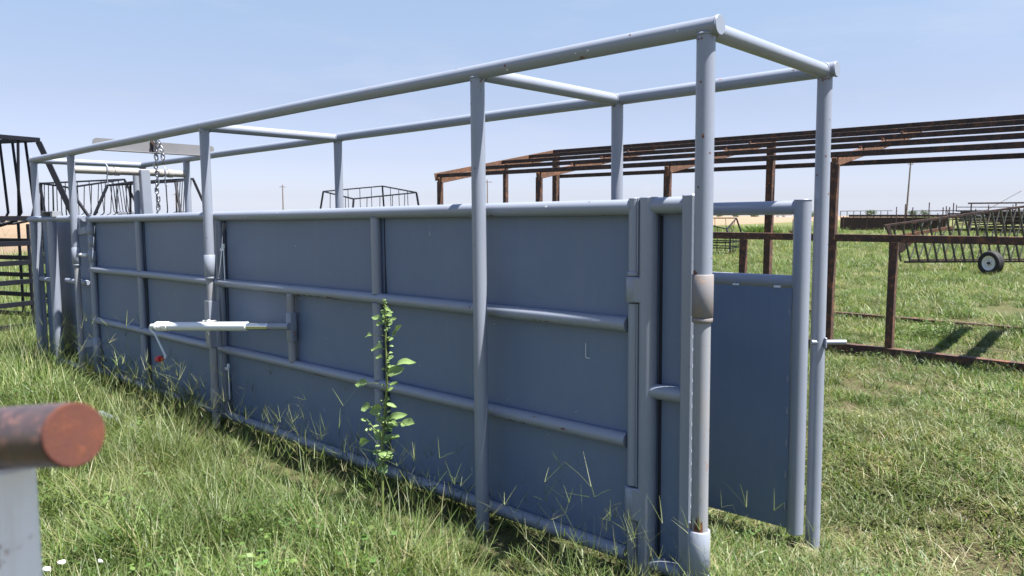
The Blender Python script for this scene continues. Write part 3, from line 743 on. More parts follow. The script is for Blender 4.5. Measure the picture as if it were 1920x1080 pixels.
for k in range(7):
    b0 = J(0.80 + 0.02 * k + random.uniform(-.02, .02)) + UP * 0.036
    m.path([b0 + side * random.uniform(-.02, .02), b0 + jd * random.uniform(-.05, .05) + UP * random.uniform(0, .014), b0 + jd * random.uniform(-.08, .08) + UP * random.uniform(0, .006) + side * random.uniform(-.03, .03)], 0.0035, 6)
m.tube(J(0.82) + UP * .03, J(0.86) + UP * .038, .012, 8)
m.build('cord_tie', M['white'], jack)
m = MB()
for k in range(5):
    b0 = Lc(S3 - 0.012 - .014 * (k % 2), -0.044, 0.775 - 0.022 * k)
    m.path([b0, b0 + Lc(-.008, -.003, -.012), b0 + Lc(.002, -.002, -.022)], 0.0022, 6)
m.build('cord_end', M['white'], jack)

# white sticker outline on the gate sheet
m = MB(); pa = Lc(0.68, TS - 0.006, 0.955)
for (a, b) in (((0.685, 1.02), (0.685, 0.952)), ((0.685, 0.952), (0.660, 0.950))):
    m.beam(Lc(a[0], TS - 0.007, a[1]), Lc(b[0], TS - 0.007, b[1]), 0.0015, 0.003, bev=.0003)
m.build('scratch_mark', M['white'], gate)

# ------------------------------------------------------------------ rusted shed frame
shed = empty('shed_frame', mat=Matrix.Translation(W(8.85, 6.49, 0) * 1.0) @ Matrix.Identity(4))
shed.location.z = 0
tag(shed, 'bare rusted steel skeleton of a single slope shed standing on the grass', 'shed frame')
SO = Vector(shed.location)
def G(s, t, h):   # level frame, relative to the empty
    p = Vector((O.x, O.y, 0)) + vd0 * s + vc * t; p.z = h
    return p - SO
vcn = vc.normalized()
T0, T1 = 6.49, 9.74
NEAR = [8.85, 6.50, 4.16, 1.90, -0.47, -2.80, -5.1]
def roofh(t): return 2.285 + (t - T0) / (T1 - T0) * 0.627
SE = -5.15
def sbeam(name, a, b, wd, hg, mat=M['rust'], up=(0, 0, 1)): return MB().beam(G(*a), G(*b), wd, hg, up, .004).build(name, mat, shed)
for s in NEAR:
    m = MB(); m.beam(G(s, T0, 0.10), G(s, T0, roofh(T0) - 0.06), 0.085, 0.085, up=vd0, bev=.005); m.build('post', M['rust_post'], shed)
for s in (8.85, 4.16, -0.45, -5.1):
    m = MB(); m.beam(G(s, T1, 0.06), G(s, T1, roofh(T1) - 0.02), 0.115, 0.115, up=vd0, bev=.005); m.build('post', M['rust_post'], shed)
m = MB(); m.beam(G(8.85, 8.20, 0.05), G(8.85, 8.20, roofh(8.20) - .06), 0.08, 0.08, up=vd0, bev=.005); m.build('post', M['rust_post'], shed)
for s in NEAR:
    a = G(s, T0 - 0.04, roofh(T0) - 0.045); b = G(s, T1 + 0.06, roofh(T1) - 0.045)
    m = MB(); m.beam(a, b, 0.06, 0.105, bev=.004); m.build('rafter', M['orange_rust'], shed)
for s in (-0.05, -0.43):   # doubled rafters over the doorway bay
    m = MB(); m.beam(G(s, T0 - 0.04, roofh(T0) - 0.045), G(s, T1 + 0.06, roofh(T1) - 0.045), 0.13, 0.085, bev=.004); m.build('rafter', M['orange_rust'], shed)
m = MB(); m.beam(G(8.93, T0 - 0.05, roofh(T0) + 0.02), G(8.93, T1 + 0.07, roofh(T1) + 0.02), 0.02, 0.135, bev=.002); m.build('gable_channel', M['orange_rust'], shed)
for k, t in enumerate((T0, 7.35, 8.18, 8.98, T1)):
    m = MB(); hh = roofh(t) + 0.045
    m.beam(G(8.915, t, hh), G(SE, t, hh), 0.04, 0.066, bev=.003)
    m.build('purlin', M['rust'], shed)
    for s in NEAR[1:]:
        if k not in (0, 4): MB().beam(G(s, t - 0.05, hh - 0.03), G(s, t - 0.024, hh - 0.03), 0.03, 0.035, bev=.002).build('cleat', M['orange_rust'], shed)
sbeam('ridge_girt', (8.8, T1 + .08, 2.44), (SE, T1 + .08, 2.44), 0.05, 0.075)
sbeam('side_girt', (4.11, T0 - .002, 1.36), (SE, T0 - .002, 1.36), 0.06, 0.085, M['rust_post'])
sbeam('base_beam', (8.95, T0, 0.06), (SE, T0, 0.06), 0.10, 0.11, M['rust_post'])
sbeam('base_beam', (8.95, T1, 0.04), (SE, T1, 0.04), 0.09, 0.08, M['rust_post'])
for s in (3.02, 1.215, -0.9 - 1.6):
    m = MB(); m.beam(G(s, T0 + .004, 0.10), G(s, T0 + .004, 1.315), 0.08, 0.08, up=vd0, bev=.004); m.build('jamb_post', M['rust_post'], shed)

# ------------------------------------------------------------------ black hay feeders
def feeder(name, ring, base, zr, nb, label, group=None, mat=M['black'], rr=0.032, br=0.013, zt=1.45, zs=(0.12, 0.42, 0.72, 1.0, 1.25, 1.5), lean=.08):
    """ring: four upper corners, base: four lower corners (world x, y), bars curl in towards the middle"""
    ring = [Vector(p) for p in ring]; base = [Vector((*p, 0)) for p in base]
    c = sum(base, Vector()) / 4; c.z = float(gz(c.x, c.y))
    e = empty(name, c); tag(e, label, 'hay feeder', group)
    rl = [p - c for p in ring]; bl = [p - c for p in base]
    for i in range(4):
        a, b = rl[i], rl[(i + 1) % 4]
        MB().beam(a, b, rr * 1.3, rr * 1.3).build('top_rail', mat, e)
    mid_r = sum(rl, Vector()) / 4
    for i in range(4):
        p = bl[i].copy(); p.z = zt
        MB().beam(rl[i] - Vector((0, 0, rr * .7)), p, rr * 1.6, rr * 1.6).build('leg', mat, e)
        MB().beam(Vector((p.x, p.y, 0.0)), p - Vector((0, 0, .02)), rr * 1.7, rr * 1.7, up=(0, 1, 0)).build('corner_post', mat, e)
    for i in range(4):
        a, b = bl[i], bl[(i + 1) % 4]
        for z in zs:
            if z > zt: continue
            MB().beam(a + Vector((0, 0, z)), b + Vector((0, 0, z)), rr * .8, rr * 1.45).build('rail', mat, e)
        for k in range(1, 4):
            q = a.lerp(b, k / 4)
            MB().beam(Vector((q.x, q.y, 0.02)), Vector((q.x, q.y, zt)), rr * .7, rr * .7, up=(0, 1, 0)).build('rail_stay', mat, e)
    # cradle bars
    ca = (rl[0] + rl[3]) / 2; cb = (rl[1] + rl[2]) / 2
    for i in (0, 2):
        a, b = rl[i], rl[(i + 1) % 4]
        for k in range(1, nb):
            q = a.lerp(b, k / nb)
            f = k / nb if i == 0 else 1 - k / nb
            cc = ca.lerp(cb, f)
            low = q.lerp(cc, lean); low.z = zt + 0.12
            m1 = low.lerp(cc, 0.18); m1.z = zt + 0.02
            m2 = low.lerp(cc, 0.45); m2.z = zt - 0.03
            m3 = low.lerp(cc, 0.95); m3.z = zt - 0.02
            MB().path([q - Vector((0, 0, .02)), q.lerp(low, .5), low, m1, m2, m3], br, 8).build('bar', mat, e)
    for i in (1, 3):
        a, b = rl[i], rl[(i + 1) % 4]
        ns = max(4, int(nb * .9))
        for k in range(1, ns):
            q = a.lerp(b, k / ns); low = q.lerp(mid_r, -lean * .6); low.z = zt + .16; l2 = low.lerp(mid_r, .05); l2.z = zt + .04; l3 = low.lerp(mid_r, .18); l3.z = zt
            MB().path([q - Vector((0, 0, .02)), q.lerp(low, .5), low, l2, l3, Vector((low.lerp(mid_r, .4).x, low.lerp(mid_r, .4).y, zt - .01))], br, 8).build('bar', mat, e)
    MB().beam(Vector((ca.x, ca.y, zt - .03)), Vector((cb.x, cb.y, zt - .03)), rr, rr).build('centre_rail', mat, e)
    return e
def rect(c, az, l, wd):
    u = Vector((sin(radians(az)), cos(radians(az)), 0)); v = Vector((cos(radians(az)), -sin(radians(az)), 0)); c = Vector((*c, 0))
    return [c - u * l / 2 - v * wd / 2, c + u * l / 2 - v * wd / 2, c + u * l / 2 + v * wd / 2, c - u * l / 2 + v * wd / 2]
def ringz(pts, zs): return [Vector((p.x, p.y, z)) for p, z in zip(pts, zs)]
# big one at the left edge: ring corner at (-6.74, 11.0, 2.69)
u20 = Vector((sin(radians(22)), cos(radians(22)), 0)); v20 = Vector((cos(radians(22)), -sin(radians(22)), 0))
k0 = Vector((-6.735, 11.0, 0))
ctr = k0 - u20 * 1.2 - v20 * 0.95
feeder('hay_feeder', ringz(rect((ctr.x, ctr.y), 22, 2.4, 1.9), (2.66, 2.70, 2.69, 2.66)), [(p.x, p.y) for p in rect((ctr.x, ctr.y), 22, 3.0, 2.5)], 2.7, 8,
       'largest black pipe hay feeder, cut off by the left edge beside the chute', 'black hay feeders', rr=0.045, br=0.019, zt=1.62, zs=(0.12, 0.42, 0.72, 0.98, 1.24, 1.58))
feeder('hay_feeder', [Vector((-13.8, 22.5, 2.56)), Vector((-15.3, 25, 2.66)), Vector((-12.68, 25.2, 2.80)), Vector((-12.9, 22.4, 2.43))],
       [(-13.9, 22.2), (-15.6, 25.4), (-12.3, 25.5), (-12.2, 22.1)], 2.7, 8, 'black hay feeder behind the head end, left of two with overlapping tops', 'black hay feeders', zt=1.62, rr=.04)
feeder('hay_feeder', [Vector((-11.9, 22.6, 2.50)), Vector((-12.2, 24.6, 2.68)), Vector((-9.94, 24.0, 2.765)), Vector((-9.75, 22.3, 2.60))],
       [(-12.1, 22.2), (-12.4, 24.9), (-9.6, 24.3), (-9.5, 22.0)], 2.7, 8, 'black hay feeder behind the hanging chain, right of two with overlapping tops', 'black hay feeders', zt=1.62, rr=.04)
feeder('hay_feeder', [Vector((-6.632, 27, 2.463)), Vector((-4.887, 29, 2.725)), Vector((-3.292, 26.5, 2.41)), Vector((-5.054, 24.5, 2.148))],
       [(-6.85, 27.0), (-4.87, 29.4), (-3.10, 26.4), (-5.08, 24.2)], 2.5, 5, 'black hay feeder whose top rim shows alone above the middle of the chute', 'black hay feeders', zt=1.25, rr=.034, br=.012, zs=(.12, .4, .7, 1.0, 1.2), lean=.04)
feeder('hay_feeder', [Vector((7.3, 33.0, 1.50)), Vector((7.9, 35.2, 1.50)), Vector((9.82, 33.5, 1.51)), Vector((8.95, 31.9, 1.06))],
       [(7.2, 32.8), (7.8, 35.5), (10.1, 33.6), (9.05, 31.7)], 1.5, 6, 'small dark hay feeder far off in the grass, seen through the far gate window', 'black hay feeders', zt=0.80, rr=.034, br=.012, zs=(.06, .27, .5, .78))

# ------------------------------------------------------------------ slant bar feeder wagon with a wheel
fo = Vector((12.6, 21.9, 0)); fw = empty('slant_bar_feeder', fo)
tag(fw, 'rusty slant bar hay feeder on one white rimmed wheel behind the shed frame', 'hay feeder wagon')
def tr(x): return 1.324 + (x - 10.562) / (14.349 - 10.562) * (1.86 - 1.324)
def F(x, y, z): return Vector((x, y, z)) - fo
XE = 17.5
MB().beam(F(10.45, 21.5, tr(10.5) + .02), F(XE, 21.3, tr(XE) + .02), 0.07, 0.055).build('top_rail', M['rust'], fw)
MB().beam(F(11.9, 22.9, tr(11.9) - .12), F(XE, 23.0, tr(XE) - .12), 0.06, 0.05).build('top_rail', M['rust'], fw)
MB().beam(F(10.65, 21.7, .98), F(12.6, 21.9, 1.28), 0.05, 0.09).build('brace', M['orange_rust'], fw)
MB().beam(F(11.2, 21.75, .30), F(XE, 21.6, .34), 0.06, 0.05).build('bottom_rail', M['rust'], fw)
MB().beam(F(11.9, 22.7, .30), F(XE, 22.7, .34), 0.06, 0.05).build('bottom_rail', M['rust'], fw)
x = 10.70
while x < XE - .4:
    MB().tube(F(x, 21.5, tr(x)), F(x + 0.40 + 0.16 * (x - 10.7) / 4, 21.75, 0.32), 0.029, 10).build('bar', M['olive'], fw)
    if x > 12.1: MB().tube(F(x + .1, 22.9, tr(x) - .13), F(x - 0.34, 22.7, 0.32), 0.020, 8).build('rear_bar', M['olive'], fw)
    x += 0.25
for yy in (21.5,): MB().beam(F(10.55, yy, tr(10.5)), F(10.75, yy, .75), 0.09, 0.09).build('end_post', M['rust'], fw)
MB().beam(F(10.9, 21.9, 0.1), F(10.85, 21.9, 1.1), 0.08, 0.08).build('end_post', M['orange_rust'], fw)
m = MB()
for d_ in (0, .012):
    for p in ((11.0, .52), (11.05, .75), (11.55, 1.18), (11.72, 1.2), (11.70, .98), (11.25, .55)): m.v.append(tuple(F(p[0], 22.0 + d_, p[1])))
m.face(tuple(range(6))); m.face(tuple(range(11, 5, -1)))
for k in range(6): m.face((k, (k + 1) % 6, 6 + (k + 1) % 6, 6 + k))
m.build('gusset_plate', M['rust'], fw, fix=True)
# wheel: tyre (profile lathe), rim and hub; axle turned so the face looks left and towards the camera
def lathe(mb, prof, n=36):
    base_i = len(mb.v); k = len(prof)
    for i in range(n):
        q = 2 * pi * i / n
        for (a, r) in prof: mb.v.append((a, r * cos(q), r * sin(q)))
    for i in range(n):
        for j in range(k - 1):
            a = base_i + i * k + j; b = base_i + ((i + 1) % n) * k + j
            mb.face((a, b, b + 1, a + 1), True)
wh = empty('wheel', (0, 0, 0)); wh.parent = fw
wh.matrix_local = Matrix.Translation(F(13.10, 20.85, 0.325)) @ Matrix.Rotation(radians(20), 4, 'Z')
m = MB(); lathe(m, [(-.085, .195), (-.10, .215), (-.112, .26), (-.105, .305), (-.085, .325), (-.05, .333), (-.048, .322), (-.036, .322), (-.034, .334), (-.003, .336), (-.001, .324), (.011, .324), (.013, .335), (.045, .333), (.047, .322), (.058, .322), (.06, .331), (.085, .325), (.105, .305), (.112, .26), (.10, .215), (.085, .195)], 40)
m.build('tyre', M['rubber'], wh, fix=True)
m = MB(); lathe(m, [(-.088, .20), (-.082, .178), (-.02, .165), (-.01, .12), (-.045, .09), (-.045, .05), (-.055, .045), (-.055, .001)], 32)
lathe(m, [(.085, .198), (.08, .17), (-.015, .163)], 32)
m.build('rim', M['white'], wh)
m = MB(); m.tube((-.11, 0, 0), (-.05, 0, 0), .035, 14)
for k in range(5): m.tube((-.06, .065 * cos(k * 1.257), .065 * sin(k * 1.257)), (-.035, .065 * cos(k * 1.257), .065 * sin(k * 1.257)), .011, 6)
m.build('hub', M['rubber'], wh)
MB().tube(F(13.2, 20.95, .33), F(13.9, 21.6, .36), .03, 10).build('axle', M['rust'], fw)

# ------------------------------------------------------------------ far equipment
bt = empty('windbreak_panel', (36.5, 74.5, 0)); tag(bt, 'long dark brown sheeted livestock panel beyond the shed with thin rail on top', 'livestock panel')
def Q(x, y, z): return Vector((x, y, z)) - Vector((36.5, 74.5, 0))
A_, B_ = (32.7, 76.3), (41.2, 72.6)
def QL(f, z, o=0.0):
    return Q(A_[0] + (B_[0] - A_[0]) * f, A_[1] + (B_[1] - A_[1]) * f + o, z)
MB().beam(QL(0, .82), QL(1, .82), .05, 1.28).build('sheet', M['rust'], bt)
MB().beam(QL(0.08, 1.60), QL(1, 1.60), .10, .22).build('top_channel', M['rust'], bt)
MB().beam(QL(0, 2.06), QL(0.5, 2.10), .05, .05).build('pipe_rail', M['olive'], bt)
for k in range(8): MB().beam(QL(k * .065, 1.45), QL(k * .065, 2.06), .05, .05, up=(0, 1, 0)).build('pipe_stay', M['olive'], bt)
for k in range(5): MB().beam(QL(.03 + k * .23, .02), QL(.03 + k * .23, 1.55), .07, .10, up=(0, 1, 0)).build('leg', M['rust'], bt)

def pipe_frame(a, b, z0, hh, nr, nu, label, mat, stay=0.0):
    a = Vector((*a, 0)); b = Vector((*b, 0)); e = empty('stacked_frame', (a.x, a.y, 0)); tag(e, label, 'steel frame', 'rusty pipe frames stacked beyond the shed')
    d = b - a
    for k in range(nr):
        z = z0 + hh * k / max(1, nr - 1)
        MB().beam(Vector((0, 0, z)), d + Vector((0, 0, z + stay)), .07, .07).build('rail', mat, e)
    for k in range(nu):
        f = (k + .5 * (k % 2) * .3) / (nu - 1) if nu > 1 else 0; f = min(f, 1)
        p = d * f; MB().beam(p + Vector((0, 0.04, z0 + stay * f - .02)), p + Vector((0, 0.04, z0 + hh + stay * f + random.uniform(0, .25))), .055, .055, up=(0, 1, 0)).build('stay', mat, e)
    return e
frames = [
 ((37.0, 71), (56, 63), 1.62, .42, 2, 9, 'low rusty frame with thin uprights on top of the far stack, left end', M['rust'], 0.15),
 ((38.5, 70), (56, 60), 1.25, .30, 3, 7, 'three rail rusty frame in the middle of the far stack of pipe frames', M['orange_rust'], 0.10),
 ((40.0, 69), (57, 60), 2.00, .38, 2, 10, 'pale railed frame highest on the far stack of pipe frames', M['olive'], -0.1),
 ((36.5, 63), (52, 56), .85, .28, 3, 6, 'rusty frame lying at mid height in front of the far stack', M['rust'], 0.55),
 ((39.0, 62), (54, 54), .95, .55, 3, 12, 'slatted grey frame in the right half of the far stack', M['olive'], 0.0),
 ((38.0, 60), (53, 52), .32, .36, 2, 8, 'lowest rusty frame standing in the grass at the foot of the far stack', M['rust'], 0.0),
 ((41.0, 66), (54, 58), 1.55, .18, 3, 5, 'reddish flat frame near the top right of the far stack', M['orange_rust'], 0.30),
]
frames += [
 ((40.5, 64), (55, 57), 1.10, .35, 3, 9, 'dark rusty frame tangled in the right half of the far stack', M['rust'], 0.35),
 ((42.0, 62), (56, 56), 1.75, .22, 3, 8, 'narrow dark frame just under the top beam of the far stack', M['rust'], -0.15),
 ((39.5, 66), (52, 60), 0.55, .50, 3, 7, 'brown frame low in the middle of the far stack', M['rust'], 0.4),
 ((43.5, 60), (56, 54), 0.70, .60, 4, 14, 'four rail slatted frame at the right end of the far stack', M['olive'], 0.1),
 ((37.8, 68), (50, 64), 1.45, .20, 3, 6, 'flat dark frame left of the top beam on the far stack', M['rust'], 0.05),
]
for a, b, z0, hh, nr, nu, lb, mt, st in frames: pipe_frame(a, b, z0, hh, nr, nu, lb, mt, st)
e = empty('pipe_pile', (38.5, 66, 0)); tag(e, 'dark pile of long rusty pipes and beams lying under the far stack of frames', 'pipe pile')
rdp = random.Random(5)
for k in range(26):
    x0_ = rdp.uniform(-1.0, 3.5); y0_ = rdp.uniform(-3.0, 3.0); z_ = rdp.uniform(.15, 1.9); L_ = rdp.uniform(8, 16)
    MB().beam(Vector((x0_, y0_, z_)), Vector((x0_ + L_, y0_ - L_ * .55, z_ + rdp.uniform(-.25, .45))), rdp.uniform(.08, .16), rdp.uniform(.08, .2)).build('pipe_length', M['rust' if k % 4 else 'olive'], e)
for k in range(6):
    MB().beam(Vector((1 + 2.4 * k, .2 - 1.3 * k, 0)), Vector((1 + 2.4 * k, .2 - 1.3 * k, 1.9)), .1, .1, up=(0, 1, 0)).build('rack_upright', M['rust'], e)
e = empty('steel_beam', (41, 69, 0)); tag(e, 'dark beam laid along the very top of the far stack of frames', 'beam')
MB().beam((0, 0, 2.72), (4.0, -1.6, 2.74), .14, .13).build('beam_bar', M['rust'], e)
MB().beam((0.3, 0, 0.0), (0.3, 0, 2.66), .08, .08, up=(0, 1, 0)).build('prop', M['rust'], e)
MB().beam((3.4, -1.4, 0.0), (3.4, -1.4, 2.66), .08, .08, up=(0, 1, 0)).build('prop', M['rust'], e)
e = empty('whip_rod', (43.0, 70, 0)); tag(e, 'thin rod rising slantwise above the far stack of frames', 'rod')
MB().tube((-.6, 0, 1.6), (3.4, 0, 3.86), .022, 8).build('rod_shaft', M['rust'], e)
ORD = ['leftmost', 'second from left', 'third from left', 'fourth from left', 'fourth from right', 'third from right', 'second from right', 'rightmost']
for k, (x_, h_) in enumerate(((36.6, 2.45), (37.3, 2.7), (37.9, 2.4), (39.2, 2.85), (40.3, 2.4), (40.55, 2.5), (40.8, 2.42), (41.1, 2.8))):
    p = MB(); p.beam((0, 0, 0), (0, 0, h_), .07, .07, up=(0, 1, 0)); o = p.build('upright_pipe', M['rust']); o.location = (x_, 73.2 - .35 * (x_ - 36), 0)
    tag(o, '%s of eight thin upright pipes poking above the dark livestock panel' % ORD[k], 'pipe', 'upright pipes above the livestock panel')

# utility poles
def upole(x, y, h, label, arm=1.6, lean=0.0):
    e = empty('utility_pole', (x, y, 0)); tag(e, label, 'utility pole', 'utility poles on the plain')
    MB().path([Vector((-lean * h, 0, 0)), Vector((0, 0, h))], [.16, .11], 10).build('pole_shaft', M['wood'], e)
    MB().beam(Vector((-arm / 2, 0, h - .5)), Vector((arm / 2, 0, h - .5)), .10, .12).build('crossarm', M['wood'], e)
    for k in (-.45, 0.05, .45): MB().tube(Vector((arm * k, 0, h - .44)), Vector((arm * k, 0, h - .22)), .05, 6).build('insulator', M['zinc'], e)
upole(-53.7, 180, 8.8, 'thin utility pole standing in the sky above the middle left of the chute')
upole(67.2, 130, 10.75, 'tall leaning utility pole behind the far stack of frames', 0.9, 0.035)
upole(-5.45, 170, 9.5, 'utility pole beside the second chute post, under the shed roof line', 2.2)
upole(-100.7, 230, 8.4, 'faint utility pole seen between the chain and the fourth far post', 1.6)

# distant trees, farm sheds, weed bushes
def leafball(mb, c, r, n, sz, rd, sq=0.8):
    for _ in range(n):
        while True:
            p = Vector((rd.uniform(-1, 1), rd.uniform(-1, 1), rd.uniform(-1, 1)))
            if 0.35 < p.length < 1: break
        p = Vector((p.x * r, p.y * r, p.z * r * sq)) + Vector(c)
        a = Vector((rd.uniform(-1, 1), rd.uniform(-1, 1), rd.uniform(-1, 1))).normalized(); b = a.orthogonal().normalized()
        s = sz * rd.uniform(.6, 1.4); i = len(mb.v)
        for u, v in ((-1, 0), (0, -.5), (1, 0), (0, .5)): mb.v.append(tuple(p + a * (s * u) + b * (s * v)))
        mb.face((i, i + 1, i + 2, i + 3))
def tree(x, y, h, r, label, seed, group='trees on the horizon'):
    rd = random.Random(seed); e = empty('tree', (x, y, 0)); tag(e, label, 'tree', group)
    m = MB(); m.path([Vector((0, 0, 0)), Vector((.1, 0, h * .5)), Vector((0, .1, h * .8))], [h * .04, h * .03, h * .012], 8)
    for k in range(4):
        q = rd.uniform(0, 6.3); m.path([Vector((0, 0, h * .35)), Vector((cos(q) * r * .6, sin(q) * r * .6, h * .7))], [h * .02, h * .008], 6)
    m.build('trunk', M['bark'], e)
    m = MB()
    for k in range(9):
        q = rd.uniform(0, 6.3); rr = rd.uniform(0, r * .62)
        leafball(m, (cos(q) * rr, sin(q) * rr, h * rd.uniform(.45, .85)), r * rd.uniform(.3, .5), 110, r * .07, rd)
    m.build('crown', M['tree_leaf'], e)
tree(243, 520, 5.4, 5.0, 'round low tree on the horizon just left above the dark livestock panel', 1)
tree(272, 520, 5.0, 4.2, 'low tree on the horizon behind the uprights of the livestock panel', 2)
tree(280, 520, 5.6, 4.4, 'tree on the horizon touching the top of the pipe frame stack', 3)
for k, (x, y, h, r) in enumerate([(243, 900, 5, 7), (262, 900, 4.2, 9), (285, 900, 4.6, 8), (318, 900, 4.2, 9), (338, 900, 5, 8), (352, 900, 4.4, 9)]):
    tree(x, y, h, r, '%s of six small trees on the skyline in the far gate window' % ['leftmost', 'second from left', 'third from left', 'third from right', 'second from right', 'rightmost'][k], 20 + k)
for k, (x, y, wd, h) in enumerate([(292, 860, 5, 3.2), (300, 860, 4, 3.0), (309, 860, 7, 3.4)]):
    e = empty('farm_building', (x, y, 0)); tag(e, ('tiny white farm building on the horizon, %s of three' % ('leftmost', 'middle', 'rightmost')[k]), 'building', 'white farm buildings on the horizon')
    MB().box((0, 0, h / 2), (1, 0, 0), (0, 1, 0), UP, wd / 2, 4, h / 2, .02).build('wall', M['farm_white'], e)
    m = MB()
    for sx in (-1, 1): m.v += [(sx * (wd / 2 + .3), -4.3, h), (sx * (wd / 2 + .3), 4.3, h), (sx * (wd / 2 + .3), 0, h + 1.2)]
    m.face((0, 1, 2)); m.face((5, 4, 3)); m.face((0, 3, 5, 2)); m.face((1, 2, 5, 4)); m.face((0, 3, 4, 1)); m.build('roof', M['farm_white'], e, fix=True)
def bush(x, y, r, h, label, seed, n=260, mat=M['bush'], leafy=False):
    rd = random.Random(seed); m = MB(); z0 = float(gz(x, y))
    if leafy:
        for k in range(n):
            q = rd.uniform(0, 6.3); rr = r * sqrt(rd.random()) * rd.uniform(.6, 1); l = h * rd.uniform(.4, 1.1) * (1.1 - .6 * rr / r)
            b0 = Vector((cos(q) * rr * .8, sin(q) * rr * .8, 0)); e_ = Vector((cos(q) * rr, sin(q) * rr, l))
            m.path([b0, e_], [.002, .0015], 3, False)
            for t_ in range(6):
                p = b0.lerp(e_, .3 + .14 * t_); d = Vector((rd.uniform(-1, 1), rd.uniform(-1, 1), rd.uniform(-.2, .7))).normalized(); sd = d.cross(Vector((rd.uniform(-.5, .5), rd.uniform(-.5, .5), 1))).normalized(); ll = rd.uniform(.02, .045); i = len(m.v)
                m.v += [tuple(p), tuple(p + d * ll * .45 + sd * ll * .3), tuple(p + d * ll - Vector((0, 0, ll * .2))), tuple(p + d * ll * .45 - sd * ll * .3)]; m.face((i, i + 1, i + 2, i + 3))
        o = m.build('weed_bush', mat); o.location = (x, y, z0); tag(o, label, 'weed bush'); return o
    for k in range(n):
        q = rd.uniform(0, 6.3); rr = r * sqrt(rd.random()); l = h * rd.uniform(.5, 1.1) * (1.1 - .5 * rr / r)
        b0 = Vector((cos(q) * rr * .6, sin(q) * rr * .6, 0)); ln = Vector((cos(q) * rr * .5 + rd.uniform(-.1, .1), sin(q) * rr * .5, l))
        wv_ = Vector((rd.uniform(-1, 1), rd.uniform(-1, 1), 0)).normalized() * (h * .035); i = len(m.v)
        m1 = b0 + ln * .6; tp_ = b0 + ln + Vector((cos(q) * l * .2, sin(q) * l * .2, -l * .12))
        m.v += [tuple(b0 - wv_), tuple(b0 + wv_), tuple(m1 + wv_ * .8), tuple(tp_), tuple(m1 - wv_ * .8)]
        m.face((i, i + 1, i + 2, i + 3, i + 4))
    o = m.build('weed_bush', mat); o.location = (x, y, z0); tag(o, label, 'weed bush'); return o
bush(19.8, 62, 1.2, 1.15, 'broad pale green weed bush at the field edge, seen through the far gate window', 1, 420)
bush(21.4, 62, .5, .8, 'smaller weed clump right beside the broad bush at the field edge', 4, 160)
bush(22.5, 61, .35, .9, 'thin brown weed by the fence stake at the field edge', 2, 120, M['bark'])
bush(25.7, 63, .7, .6, 'low green weed clump at the field edge right of the stake', 3, 200)
bush(5.6, 9.95, .38, .34, 'yellow green leafy weed inside the shed frame beside its corner post', 5, 150, leafy=True)
bush(7.1, 10.05, .55, .28, 'leafy weed patch inside the shed frame behind the jamb post', 6, 150, leafy=True)
bush(7.9, 9.6, .45, .25, 'sparse leafy weed beside the shadow strips inside the shed frame', 7, 70, leafy=True)
m = MB(); m.beam((0, 0, 0), (0, 0, 1.35), .05, .05, up=(0, 1, 0)); o = m.build('fence_stake', M['olive']); o.location = (22.2, 60.5, 0); tag(o, 'single thin steel stake at the edge of the stubble field', 'fence stake')

# ------------------------------------------------------------------ blurred pipe corner in the foreground
fgp = empty('pipe_gate', (-0.47, 0.70, 0)); fgo = Vector((-0.47, 0.70, 0))
tag(fgp, 'pipe rail with a rusty round end on a white post, closest thing at lower left', 'pipe gate')
ea = radians(-62); pd = Vector((sin(ea), cos(ea), -0.16)).normalized()
pe = Vector((-0.412, 0.700, 1.413))
rP = 0.0305
MB().path([pe - fgo, pe + pd * 0.006 - fgo, pe + pd * 1.8 - fgo], [rP - .0015, rP, rP], 40).build('rail', M['fg_dark'], fgp)
m = MB(); m.tube(pe - pd * 0.0035 - fgo, pe - fgo + pd * .001, rP - 0.0005, 40); m.build('rusty_cap', M['fg_rust'], fgp)
pc = pe + pd * 0.122; pc = Vector((pc.x, pc.y, pc.z - .028))
fa_ = radians(48)
MB().box(Vector((pc.x, pc.y, pc.z / 2)) - fgo, (cos(fa_), -sin(fa_), 0), (sin(fa_), cos(fa_), 0), UP, 0.025, 0.025, pc.z / 2, .004).build('post', M['fg_white'], fgp)

# ------------------------------------------------------------------ things in the grass
def pix_free(s, t, h): return W(s, t, h)
e = empty('pipe_offcut', W(5.3, -1.16, 0)); 
a = Vector((-3.36, 6.10, 0.05)); b = Vector((-2.80, 5.60, 0.03))
e.location = (a.x, a.y, 0)
tag(e, 'short grey pipe lying half hidden in the grass in front of the chute', 'pipe')
MB().tube(Vector((0, 0, .0)), Vector((b.x - a.x, b.y - a.y, -.005)), .036, 18).build('pipe_wall', M['paint'], e)
for k, (x, y, lb) in enumerate([(-1.885, 2.97, 'left one of two'), (-1.860, 3.03, 'right one of two'), (-1.705, 3.04, 'the single one')]):
    m = MB(); rd = random.Random(k)
    lathe(m, [(-.004, .001), (-.004, .012), (0, .017), (.004, .013), (.005, .001)], 9)
    m.v = [(v[1] * rd.uniform(.8, 1.2), v[2] * .7, v[0] + .004 * rd.uniform(-1, 1)) for v in m.v]
    o = m.build('white_scrap', M['litter'], None, fix=True); o.location = (x, y, float(gz(x, y)) + .20); o.rotation_euler = (.5, .2, k); tag(o, 'small white scrap on the grass at lower left, ' + lb, 'scrap')

